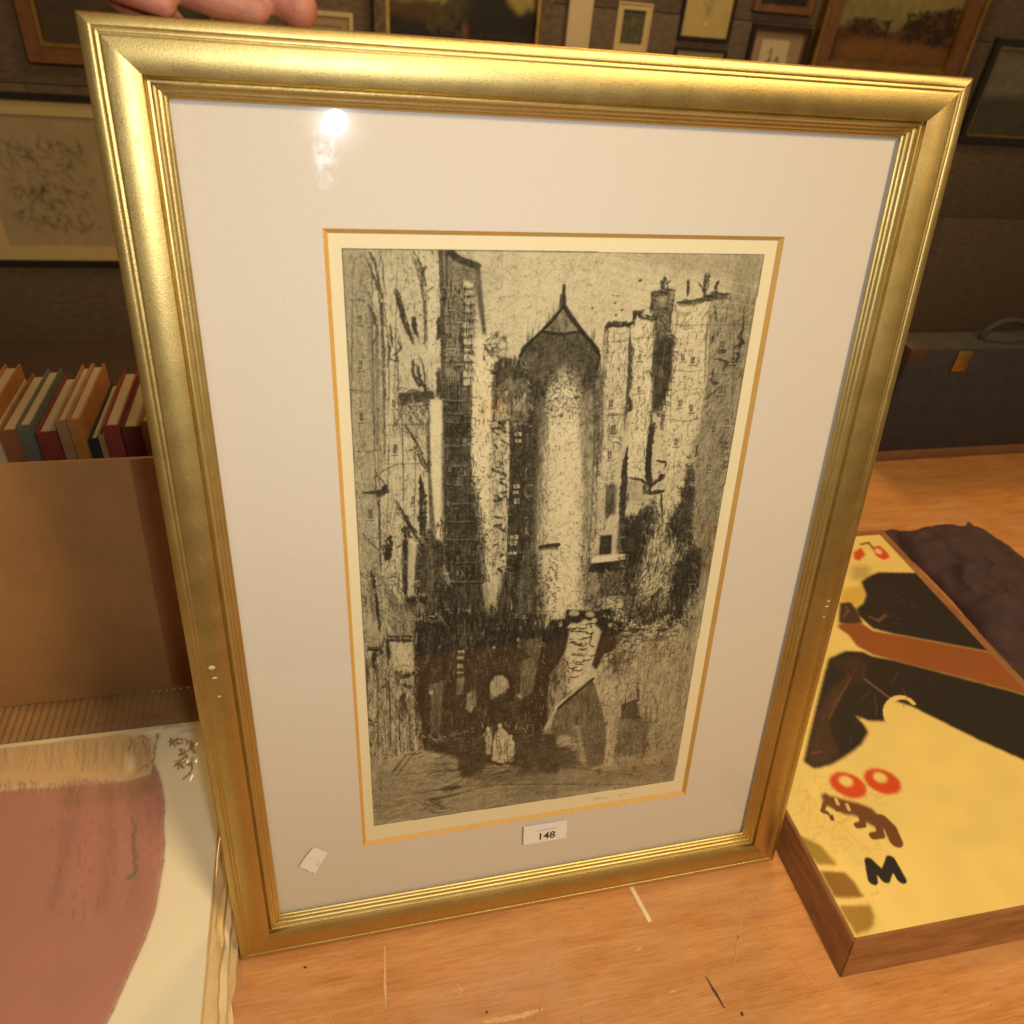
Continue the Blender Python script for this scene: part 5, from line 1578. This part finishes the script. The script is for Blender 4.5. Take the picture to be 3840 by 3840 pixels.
bm = bmesh.new()
T0 = 0.7202
fingers = [
    [((0.1085, T0 + .0095, 0.0090), .0098), ((0.0930, T0 + .0175, 0.0060), .0104), ((0.0690, T0 + .0300, 0.0000), .0108), ((0.0360, T0 + .0410, -0.0050), .0118), ((-0.0100, T0 + .0520, -0.0080), .0140)],
    [((0.0860, T0 + .0072, 0.0120), .0076), ((0.0660, T0 + .0108, 0.0135), .0094), ((0.0420, T0 + .0190, 0.0110), .0108), ((0.0120, T0 + .0320, 0.0060), .0118), ((-0.0240, T0 + .0450, 0.0010), .0140)],
    [((0.0415, T0 + .0060, 0.0190), .0068), ((0.0280, T0 + .0110, 0.0185), .0084), ((0.0060, T0 + .0190, 0.0150), .0098), ((-0.0180, T0 + .0290, 0.0110), .0110), ((-0.0440, T0 + .0400, 0.0060), .0130)],
    [((0.0060, T0 + .0110, 0.0180), .0066), ((-0.0120, T0 + .0150, 0.0180), .0074), ((-0.0300, T0 + .0210, 0.0160), .0084), ((-0.0480, T0 + .0280, 0.0130), .0094), ((-0.0660, T0 + .0370, 0.0090), .0120)],
]
for fg in fingers:
    chain(bm, fg)
# knuckle pads filling between the bent fingers
for p, q, r, s in (((0.070, T0 + .026, .004), (-0.02, T0 + .040, .002), .012, .018), ((0.030, T0 + .020, .010), (-0.05, T0 + .034, .008), .011, .016)):
    capsule(bm, p, q, r, s)
# thumb pressed against the back of the frame
chain(bm, [((0.055, T0 - .020, -0.0125), .0090), ((0.035, T0 + .002, -0.0150), .0105), ((0.010, T0 + .022, -0.0160), .0125), ((-0.035, T0 + .045, -0.0140), .0170)])
# palm, wrist and forearm
for p, q, r, s in (((-0.010, T0 + .052, -.008), (-0.066, T0 + .040, .008), .014, .013), ((-0.015, T0 + .055, -.010), (-0.090, T0 + .085, -.015), .020, .026), ((-0.050, T0 + .046, .002), (-0.100, T0 + .075, -.006), .017, .024),
                   ((-0.035, T0 + .048, -.012), (-0.095, T0 + .082, -.016), .020, .026), ((-0.090, T0 + .082, -.012), (-0.125, T0 + .100, -.016), .026, .027), ((-0.125, T0 + .100, -.016), (-0.300, T0 + .200, -.030), .027, .040)):
    capsule(bm, p, q, r, s)
hand = obj('hand', bm, M['skin'], None, smooth=True)
hand.matrix_world = Matrix.Translation((-FW / 2, 0, 0.0002)) @ Matrix.Rotation(math.pi / 2 - LEAN, 4, 'X')
rm = hand.modifiers.new('remesh', 'REMESH')
rm.mode = 'VOXEL'
rm.voxel_size = 0.0013
rm.use_smooth_shade = True
sm = hand.modifiers.new('smooth', 'SMOOTH')
sm.iterations = 5
sm.factor = 0.5
tag(hand, 'bare hand gripping the top left of the gilt frame with its fingers along the rail', 'hand')

# ================================================================== poster mounted on a wooden block
M['block_wood'] = wood_mat('poster_block_wood', (0.20, 0.080, 0.026), (0.29, 0.125, 0.042), (0.38, 0.18, 0.070), 0.5, (9, 1.2, 9), 0.0, 12)
M['block_wood2'] = wood_mat('poster_block_end_wood', (0.20, 0.080, 0.026), (0.29, 0.125, 0.042), (0.38, 0.18, 0.070), 0.5, (1.2, 9, 9), 0.0, 12)
PA = math.radians(-1.06)
poster = thing('poster_block', 'yellow poster with black figure, red rings and brown animal mounted on a wooden block', 'poster', (0.2875, -0.1218, 0.0002), (0, 0, PA))
PW, PD, PH = 0.42, 0.5865, 0.035


def frust(bm, lo, hi):
    vs = [bm.verts.new(p) for p in lo + hi]
    bm.faces.new(vs[0:4][::-1])
    bm.faces.new(vs[4:8])
    for i in range(4):
        j = (i + 1) % 4
        bm.faces.new((vs[i], vs[j], vs[4 + j], vs[4 + i]))


fl = 0.011          # the rails flare outward to the table
ff = 0.016
LO = [(-fl, -ff, 0), (PW + fl, -ff, 0), (PW + fl, PD + .006, 0), (-fl, PD + .006, 0)]
HI = [(0, 0, PH), (PW, 0, PH), (PW, PD, PH), (0, PD, PH)]
rw = 0.022
HI2 = [(rw, rw, PH), (PW - rw, rw, PH), (PW - rw, PD - rw, PH), (rw, PD - rw, PH)]
LO2 = [(x, y, 0) for x, y, z in HI2]
for i in range(4):
    j = (i + 1) % 4
    bm = bmesh.new()
    vs = [bm.verts.new(p) for p in (LO[i], LO[j], LO2[j], LO2[i], HI[i], HI[j], HI2[j], HI2[i])]
    for q in ((0, 1, 2, 3), (4, 5, 6, 7), (0, 1, 5, 4), (1, 2, 6, 5), (2, 3, 7, 6), (3, 0, 4, 7)):
        bm.faces.new([vs[k] for k in q])
    bmesh.ops.recalc_face_normals(bm, faces=bm.faces)
    bmesh.ops.bevel(bm, geom=list(bm.edges), offset=0.0009, segments=2, affect='EDGES')
    obj('rail', bm, M['block_wood2' if i % 2 == 0 else 'block_wood'], poster, angle=40)
Hp = homog([(2433.5, 2066.2), (3299.5, 2006.3), (4472.2, 3269.8), (3206.3, 3517.3)], [(0, 0), (1, 0), (1, 1), (0, 1)])
box('panel', M['backing'], poster, rw + .0002, PW - rw - .0002, rw + .0002, PD - rw - .0002, 0.004, PH - .0004)
ps = draw_poster(Hp).mesh('poster_print', PW - .017, PD - .017, M['poster'], poster)
ps.location = (0.003, 0.003, PH + .0004)

# ================================================================== sleeved print on a pile of mounts
M['mount'] = simple('cream_mount', (0.74, 0.63, 0.38), 0.85, var=0.06, scale=30)
M['mount2'] = simple('yellowed_mount', (0.66, 0.50, 0.24), 0.85, var=0.10, scale=40)


def rough_board(name, label, x0, x1, y0, y1, z0, z1, m, amp):
    """mount board whose right edge is worn and uneven"""
    bm = bmesh.new()
    n = 46
    pts = [(x0, y0)]
    off = 0
    for i in range(n + 1):
        y = y0 + (y1 - y0) * i / n
        off = off * .6 + random.gauss(0, amp)
        pts.append((x1 + off, y))
    pts.append((x0, y1))
    a = [bm.verts.new((x, y, z0)) for x, y in pts]
    t = [bm.verts.new((x, y, z1)) for x, y in pts]
    bm.faces.new(t)
    bm.faces.new(a[::-1])
    N = len(pts)
    for i in range(N):
        j = (i + 1) % N
        bm.faces.new((a[i], a[j], t[j], t[i]))
    o = obj(name, bm, m)
    tag(o, label, 'mount board', 'mount boards piled under the sleeved print')
    return o


rough_board('mount_board', 'lowest cream mount board with ragged edge, flat on the table beside the gilt frame', -0.76, -0.2705, -0.36, 0.020, 0.0006, 0.0090, M['mount2'], .0011)
rough_board('mount_board', 'middle cream mount board of the pile under the sleeved pink-gown print', -0.75, -0.2745, -0.36, 0.060, 0.0095, 0.0200, M['mount'], .0009)
rough_board('mount_board', 'uppermost cream mount board directly beneath the sleeved pink-gown print', -0.76, -0.2800, -0.36, 0.190, 0.0205, 0.0310, M['mount2'], .0006)

sleeve = thing('sleeved_print', 'old print of a lady in a pink gown inside a crinkled clear plastic sleeve', 'print', (-0.70, -0.33, 0.0315))
SW, SH, SZ = 0.41, 0.545, 0.0137
box('print_mount', M['mount'], sleeve, -0.005, SW + .0005, -0.005, SH + .006, 0, SZ - .0004, 0.001)
Hs = homog([(-805.7, 2905.3), (851.9, 2705.6), (574.5, 5754.2), (-3348.0, 7092.9)], [(0, 0), (1, 0), (1, 1), (0, 1)])
sp = draw_sleeved(Hs).mesh('print_sheet', SW, SH, M['print2'], sleeve)
sp.location = (0, 0, SZ)
M['plastic'] = glass_mat('clear_sleeve', 0.07, (0.97, 0.97, 0.96), veil=0.035, ior=1.5)
# sleeve film: lies on the sheet, then falls over the right edge in creases
bm = bmesh.new()
U, Vn = 110, 130
grid = []
nz1 = smooth_noise(Vn + 1, U + 1, 9, rng)
nz2 = smooth_noise(Vn + 1, U + 1, 4, rng)
for j in range(Vn + 1):
    row = []
    y = -0.01 + (SH + 0.028) * j / Vn
    for i in range(U + 1):
        s_ = (SW + 0.075) * i / U - 0.01        # arc length across the film
        lip = 1.0 / (1 + math.exp(-(y - SH - .004) / .004))
        lump = math.exp(-((s_ - .37) ** 2 / .0030 + (y - .505) ** 2 / .0016))
        cr = (nz2[j, i] - .5) * .026 * lump + (nz1[j, i] - .5) * .0016 + (nz2[j, i] - .5) * .0007
        if s_ < SW:
            x, z = s_, max(SZ + .0009, SZ + .0016 + cr)
        else:
            d = s_ - SW
            rr = .010
            a = min(d / rr, 1.10)
            x = SW + rr * math.sin(a)
            z = SZ + .0016 - rr * (1 - math.cos(a))
            if d > rr * 1.10:
                e = d - rr * 1.10
                x += e * math.cos(1.10) * .65
                z -= e * math.sin(1.10)
                x += cr * 4.0 + (nz1[j, i] - .5) * .006 + (nz2[j, i] - .5) * .004
            z = max(z, -.0300)
            x = min(x, 0.4385)
        z -= lip * .006
        row.append(bm.verts.new((x, y, z)))
    grid.append(row)
for j in range(Vn):
    for i in range(U):
        bm.faces.new((grid[j][i], grid[j][i + 1], grid[j + 1][i + 1], grid[j + 1][i]))
obj('plastic_film', bm, M['plastic'], sleeve, smooth=True)

# ================================================================== behind, on the left: card panel, corrugated sheet, books
M['card'] = simple('brown_card', (0.36, 0.185, 0.062), 0.85, var=0.10, scale=18, bmp=0.1, bscale=300)
M['card_dark'] = simple('brown_tape', (0.27, 0.105, 0.035), 0.6, var=0.10, scale=30)
panel = thing('card_panel', 'plain brown card panel leaning behind the left side of the gilt frame', 'card panel', (-0.80, 0.31, 0.0055), (math.pi / 2 - LEAN, 0, 0))
box('sheet', M['card'], panel, 0, 0.62, 0, 0.296, 0, 0.005, 0.0008)
box('tape_strip', M['card_dark'], panel, 0.437, 0.462, 0.004, 0.294, 0.0052, 0.0056)
bm = plate_bm([(0.462, 0.262), (0.470, 0.266), (0.474, 0.258), (0.472, 0.246), (0.466, 0.243), (0.463, 0.250)], 0.0052, 0.0057)
obj('torn_tag', bm, M['label_white'], panel)

m, nt, bs = new_mat('corrugated_card')
w = nt.nodes.new('ShaderNodeTexNoise')
nt.links.new(ramp(nt, noise(nt, 40, 4, .6), [(0.3, (0.28, 0.15, 0.050)), (0.7, (0.38, 0.215, 0.080))]), bs.inputs['Base Color'])
bs.inputs['Roughness'].default_value = .85
M['corr'] = m
bm = bmesh.new()
NX = 300
prev = None
for i in range(NX + 1):
    x = -0.80 + 0.60 * i / NX
    z = 0.0022 + 0.0012 * math.sin(i * math.pi / 2 + .4)
    cur = [bm.verts.new((x, 0.165, z)), bm.verts.new((x, 0.330, z))]
    low = [bm.verts.new((x, 0.165, 0.0004)), bm.verts.new((x, 0.330, 0.0004))]
    if prev:
        bm.faces.new((prev[0][0], cur[0], cur[1], prev[0][1]))
        bm.faces.new((prev[1][0], prev[1][1], low[1], low[0]))
        bm.faces.new((prev[0][0], prev[1][0], low[0], cur[0]))
        bm.faces.new((prev[0][1], cur[1], low[1], prev[1][1]))
    prev = (cur, low)
o = obj('corrugated_sheet', bm, M['corr'], None)
tag(o, 'sheet of corrugated brown card flat on the table behind the sleeved print', 'card sheet')

book_cols = {'dark red': (0.20, 0.030, 0.018), 'brown': (0.22, 0.085, 0.03), 'tan': (0.30, 0.17, 0.07), 'black': (0.018, 0.018, 0.02), 'grey-green': (0.10, 0.11, 0.085), 'orange': (0.36, 0.15, 0.03), 'ochre': (0.48, 0.30, 0.07), 'maroon': (0.11, 0.022, 0.022), 'navy': (0.025, 0.03, 0.055), 'cream': (0.45, 0.35, 0.2)}
for k, c_ in book_cols.items():
    M['book_' + k] = simple('book_cloth_' + k.replace(' ', '_'), c_, 0.6, var=0.15, scale=60)
M['pages'] = simple('book_pages', (0.42, 0.33, 0.20), 0.9, var=0.12, scale=300, stretch=(30, 1, 1))
M['spine_gilt'] = simple('spine_gilt', (0.62, 0.42, 0.12), 0.4, metal=0.6)


def book(x, y, z, t, h, d, colr, label, group, bands=True):
    b_ = thing('book', label, 'book', (x, y, z), group=group)
    m = M['book_' + colr]
    bm = bmesh.new()
    box_bm(0, .0018, .002, d, 0, h, bm=bm)
    box_bm(t - .0018, t, .002, d, 0, h, bm=bm)
    box_bm(.0002, t - .0002, 0, .0025, .0002, h - .0002, bm=bm)
    obj('cover', bm, m, b_)
    box('pages', M['pages'], b_, .0019, t - .0019, .0026, d - .003, .003, h - .004)
    if bands and t > .008:
        for q in ((.12, .80) if t < .026 else (.78,)):
            box('spine_band', M['spine_gilt'], b_, .001, t - .001, -.0003, .0001, h * q, h * q + .004)
    return b_


ords = ['first', 'second', 'third', 'fourth', 'fifth', 'sixth', 'seventh', 'eighth', 'ninth', 'tenth', 'eleventh', 'twelfth', 'thirteenth', 'fourteenth', 'fifteenth', 'sixteenth', 'seventeenth', 'eighteenth', 'nineteenth', 'twentieth']
seq = [('dark red', .018, .345), ('ochre', .010, .318), ('navy', .022, .352), ('tan', .012, .335), ('maroon', .020, .325), ('brown', .026, .350), ('black', .010, .310), ('orange', .016, .352), ('cream', .008, .322), ('brown', .018, .333), ('grey-green', .014, .345), ('dark red', .020, .328), ('tan', .011, .349), ('orange', .013, .353), ('black', .010, .309), ('tan', .006, .318), ('dark red', .016, .336), ('maroon', .020, .330), ('brown', .024, .345), ('navy', .016, .318)]
x = -0.640
for i, (cn, t, h) in enumerate(seq):
    book(x, 0.400 + random.uniform(0, .006), .0004, t, .298 + (h - .309) * .6, .13, cn, '%s tall book, %s from the left in the row behind the brown card panel' % (cn, ords[i]), 'books standing behind the card panel')
    x += t + .0009

# ================================================================== behind, on the right: portfolio box, dark bag
M['black_cloth'] = simple('black_cloth', (0.022, 0.019, 0.019), 0.75, var=0.3, scale=40, bmp=0.2, bscale=500)
M['plum'] = simple('plum_cloth', (0.050, 0.026, 0.030), 0.85, var=0.3, scale=30, bmp=0.4, bscale=300)
pf = thing('portfolio_case', 'black portfolio case standing upright on the table behind the yellow poster', 'case', (0.86, 0.70, 0.0005))
box('body', M['black_cloth'], pf, 0, 0.46, 0, 0.075, 0.022, 0.24, .006)
box('base_band', simple('brown_leather_band', (0.14, 0.065, 0.028), .55), pf, -0.001, 0.461, -0.001, 0.076, 0.0, 0.0218, .003)
M['leather'] = simple('dark_leather', (0.055, 0.030, 0.020), .5)
M['brass'] = simple('dull_brass', (0.42, 0.29, 0.10), 0.4, metal=1.0)
for x in (0.10, 0.33):
    box('latch', M['brass'], pf, x, x + .03, -.004, -.0002, .195, .235, .001)
for x0, x1 in ((-.002, .035), (.425, .462)):
    box('corner_cap', M['leather'], pf, x0, x1, -.002, .077, .212, .242, .004)
bm = bmesh.new()
for k in range(16):
    a = math.pi * k / 16
    b2 = math.pi * (k + 1) / 16
    p = (0.23 + .055 * math.cos(a), .037, 0.241 + .035 * math.sin(a))
    q = (0.23 + .055 * math.cos(b2), .037, 0.241 + .035 * math.sin(b2))
    capsule(bm, p, q, .006, .006, 8)
obj('handle', bm, M['black_cloth'], pf, smooth=True)
bm = bmesh.new()
NU, NV = 90, 120
n1 = smooth_noise(NV + 1, NU + 1, 24, rng)
n2 = smooth_noise(NV + 1, NU + 1, 11, rng)
n3 = smooth_noise(NV + 1, NU + 1, 5, rng)
gridb = []
for j in range(NV + 1):
    row = []
    for i in range(NU + 1):
        u, v = 2 * i / NU - 1, 2 * j / NV - 1
        rr = (abs(u) ** 5 + abs(v) ** 5) ** .2
        rid = (1 - abs(2 * n1[j, i] - 1)) * .55 + (1 - abs(2 * n2[j, i] - 1)) * .33 + n3[j, i] * .05
        hgt = max(0.0, 1 - max(0, rr - .55) / .45) ** .5 if rr > .55 else 1.0
        z = .0005 + hgt * (.016 + .028 * rid)
        row.append(bm.verts.new((u * .095 * (1 + .12 * (n1[j, i] - .5)), v * .165 * (1 + .10 * (n2[j, i] - .5)), z)))
    gridb.append(row)
for j in range(NV):
    for i in range(NU):
        bm.faces.new((gridb[j][i], gridb[j][i + 1], gridb[j + 1][i + 1], gridb[j + 1][i]))
bag = obj('cloth_bag', bm, M['plum'], None, smooth=True)
bag.location = (0.852, 0.325, 0.0)
tag(bag, 'dark plum crumpled cloth bag lying on the table to the right of the yellow poster', 'bag')

# ================================================================== pictures on the far wall
M['black_frame'] = simple('black_moulding', (0.022, 0.018, 0.016), 0.4)
M['brown_frame'] = simple('brown_moulding', (0.20, 0.085, 0.035), 0.45, var=.2)
M['cream_frame'] = simple('cream_moulding', (0.66, 0.52, 0.26), 0.6, var=.08)
M['dark_ornate'] = simple('dark_ornate_moulding', (0.13, 0.085, 0.045), 0.5, var=.5, scale=40, bmp=.8, bscale=60)
M['tan_mat'] = simple('tan_mat', (0.42, 0.29, 0.17), 0.9, var=.05)
M['cream_mat'] = simple('cream_mat', (0.62, 0.49, 0.24), 0.9, var=.05)


def wall_picture(label, x0, x1, z0, z1, bands, canvas, mat_sheet=None, group='pictures on the far wall'):
    """bands: list of (width, height proud of wall, material) from outside in"""
    y = YW - 0.001
    t = thing('wall_picture', label, 'picture', (x0, y, z0), (math.pi / 2, 0, 0), group)
    W_, H_ = x1 - x0, z1 - z0
    a = 0.0
    for (w, d, m) in bands:
        p = [(a, a), (W_ - a, a), (W_ - a, H_ - a), (a, H_ - a)]
        b = a + w
        q = [(b, b), (W_ - b, b), (W_ - b, H_ - b), (b, H_ - b)]
        for i in range(4):
            j = (i + 1) % 4
            bm = bmesh.new()
            vs = [bm.verts.new((u[0], u[1], zz)) for zz in (0.0, d) for u in (p[i], p[j], q[j], q[i])]
            for f_ in ((0, 1, 2, 3), (4, 5, 6, 7), (0, 1, 5, 4), (1, 2, 6, 5), (2, 3, 7, 6), (3, 0, 4, 7)):
                bm.faces.new([vs[k] for k in f_])
            obj('rail', bm, m, t)
        a = b + .0002
    o = canvas.mesh('image_sheet', W_ - 2 * a, H_ - 2 * a, M['oil'] if mat_sheet is None else mat_sheet, t)
    o.location = (a, a, 0.004)
    return t


def cv(col, nx=60, ny=60):
    return Canvas(nx, ny, col)


def finish(c, amt=.25, cell=5):
    c.a *= (1 - amt * smooth_noise(c.ny, c.nx, cell, rng) - .1 * rng.random((c.ny, c.nx)))[..., None]
    return c


# far-left landscape (mostly hidden by the hand)
c = cv((.10, .075, .05))
c.poly([(0, 0), (1, 0), (1, .45), (.6, .5), (.3, .42), (0, .5)], (.30, .25, .15), 1, 3)
wall_picture('dark-framed dim landscape at the far left of the wall', -1.10, -0.42, 0.30, 0.85, [(.05, .03, M['brown_frame']), (.012, .034, M['gold_far'])], finish(c))
c = cv((.50, .40, .24))
c.scrib([(.15, .2), (.85, .2), (.85, .85), (.15, .85)], 120, .8, 8, 1.3, (.16, .11, .06), .6, .8)
wall_picture('black-framed brown drawing low on the wall at the far left', -1.42, -0.86, -0.42, 0.20, [(.022, .024, M['black_frame']), (.05, .012, M['cream_mat'])], finish(c, .1), M['print2'])
c = cv((.14, .11, .07))
c.poly([(0, 0), (1, 0), (1, .4), (.5, .5), (0, .42)], (.34, .28, .17), 1, 4)
c.scrib([(.1, .4), (.9, .4), (.9, .9), (.1, .9)], 90, 1.3, 7, 2, (.05, .04, .025), .6, .8)
wall_picture('gilt-framed dim landscape low on the wall, left of the gilt etching frame', -0.78, -0.30, -0.50, 0.18, [(.045, .04, M['gold_far']), (.01, .03, M['dark_ornate'])], finish(c))
c = cv((.56, .46, .30))
c.poly([(.30, .35), (.7, .35), (.7, .8), (.3, .8)], (.44, .34, .20), 1, 1)
c.poly([(.68, .55), (.72, .55), (.72, .9), (.68, .9)], (.85, .8, .7), 1, 0)
wall_picture('small cream-framed picture beside the fingertips', -0.215, 0.013, 0.24, 0.517, [(.014, .016, M['cream_frame']), (.03, .010, M['tan_mat'])], finish(c, .1), M['print2'])
# big dark landscape
c = cv((.018, .013, .010), 110, 100)
c.poly([(0, 0), (.42, 0), (.42, .60), (.34, .66), (.22, .63), (.10, .66), (0, .64)], (.52, .40, .10), 1, 2)
c.poly([(0, .62), (.10, .65), (.22, .62), (.32, .64), (.42, .70), (.40, .80), (0, .74)], (.12, .065, .022), .9, 3)
c.poly([(.80, 0), (1, 0), (1, .66), (.95, .62), (.90, .68), (.85, .64), (.80, .60)], (.46, .35, .10), 1, 2)
c.poly([(.42, 0), (.52, 0), (.54, .7), (.42, .7)], (.10, .075, .035), .8, 4)
c.scrib([(.26, .64), (.52, .62), (.52, .86), (.26, .86)], 90, 2.0, 6, 2, (.10, .085, .03), .7, .8)
c.poly([(.50, .78), (.53, .76), (.54, .86), (.50, .86)], (.24, .09, .05), .9, 1)
c.scrib([(0, .8), (1, .8), (1, 1), (0, 1)], 80, 0, 12, 2, (.05, .035, .02), .6)
wall_picture('large dark landscape painting in an ornate gilt frame left of the cream post', 0.088, 0.757, 0.345, 0.93, [(.042, .05, M['dark_ornate']), (.014, .042, M['gold_far'])], finish(c, .15))
# small portrait with cream mount
c = cv((.10, .10, .065), 50, 54)
c.poly([(.42, .18), (.58, .16), (.62, .45), (.5, .55), (.42, .42)], (.26, .12, .07), .9, 2)
c.scrib([(0, .3), (1, .3), (1, 1), (0, 1)], 110, 1.2, 6, 2, (.22, .20, .12), .6, .9)
wall_picture('small upright picture with broad cream border just right of the cream post', 1.031, 1.173, 0.4640, 0.6270, [(.005, .014, M['cream_frame']), (.019, .010, M['cream_mat'])], finish(c), M['print2'])
c = cv((.60, .46, .18))
c.scrib([(.4, .55), (.62, .55), (.6, .78), (.42, .78)], 40, 1.4, 5, 1.2, (.34, .24, .10), .6, .6)
c.line([(.47, .86), (.53, .86)], 2, (.8, .68, .42), .8)
wall_picture('black-framed yellowed sheet in the upper row, second from the cream post', 1.297, 1.523, 0.521, 0.86, [(.011, .018, M['black_frame'])], finish(c, .08), M['print2'])
c = cv((.58, .45, .22))
c.scrib([(.2, .3), (.8, .3), (.8, .8), (.2, .8)], 70, .6, 8, 1.2, (.30, .21, .10), .5, .8)
wall_picture('black-framed cream sheet below the yellowed one, only its top edge showing', 1.297, 1.528, 0.22, 0.4925, [(.009, .018, M['black_frame'])], finish(c, .08), M['print2'])
c = cv((.022, .020, .016))
c.scrib([(0, .5), (1, .5), (1, 1), (0, 1)], 60, 0, 12, 2, (.06, .05, .03), .6)
wall_picture('small dark painting in a brown frame above the tan-matted sketch', 1.597, 1.858, 0.6375, 0.87, [(.020, .026, M['brown_frame']), (.006, .022, M['dark_ornate'])], finish(c))
c = Canvas(60, 66, (.42, .29, .17))
c.poly([(.17, .12), (.74, .12), (.76, .9), (.17, .9)], (.70, .60, .36), 1, 0)
for pts in ([(.36, .30), (.40, .24), (.42, .40)], [(.30, .44), (.38, .40), (.44, .46)], [(.50, .42), (.55, .34), (.60, .44)], [(.40, .36), (.36, .48)], [(.56, .36), (.54, .48)]):
    c.line(pts, 1.5, (.12, .09, .05), .85)
wall_picture('dark-framed pen sketch on white paper with a wide tan mat', 1.618, 1.888, 0.29, 0.5945, [(.016, .022, M['black_frame']), (.006, .016, M['brown_frame'])], finish(c, .06), M['print2'])
c = Canvas(90, 80, (.30, .225, .085))
c.poly([(0, 0), (1, 0), (1, .70), (.7, .66), (.4, .72), (0, .68)], (.36, .29, .12), 1, 4)
c.poly([(.3, .3), (.6, .35), (.75, .2), (.9, .5), (.5, .56)], (.52, .40, .12), .5, 8)
c.poly([(.0, .70), (.14, .66), (.24, .60), (.34, .68), (.5, .70), (.62, .58), (.74, .52), (1, .46), (1, 1), (0, 1)], (.14, .055, .022), .95, 2, rough=.3)
c.poly([(.08, .80), (.5, .76), (1, .82), (1, .96), (.05, .96)], (.34, .15, .04), .8, 4, rough=.4)
c.scrib([(.55, .55), (1, .45), (1, .8), (.6, .78)], 130, 1.2, 6, 2, (.035, .02, .014), .8, .9)
c.scrib([(.1, .62), (.45, .62), (.45, .75), (.1, .75)], 60, .3, 6, 2, (.05, .025, .015), .8, .9)
wall_picture('large autumn landscape painting in a gilt and brown frame at the right of the wall', 1.905, 2.66, 0.395, 0.99, [(.016, .052, M['gold_far']), (.060, .040, M['brown_frame']), (.008, .030, M['gold_far'])], finish(c))
c = cv((.12, .10, .07))
c.poly([(0, 0), (1, 0), (1, .5), (0, .55)], (.30, .26, .18), 1, 3)
wall_picture('black-framed dim landscape at the far right end of the wall', 2.80, 3.30, 0.20, 0.62, [(.03, .024, M['black_frame']), (.008, .02, M['gold_far'])], finish(c))
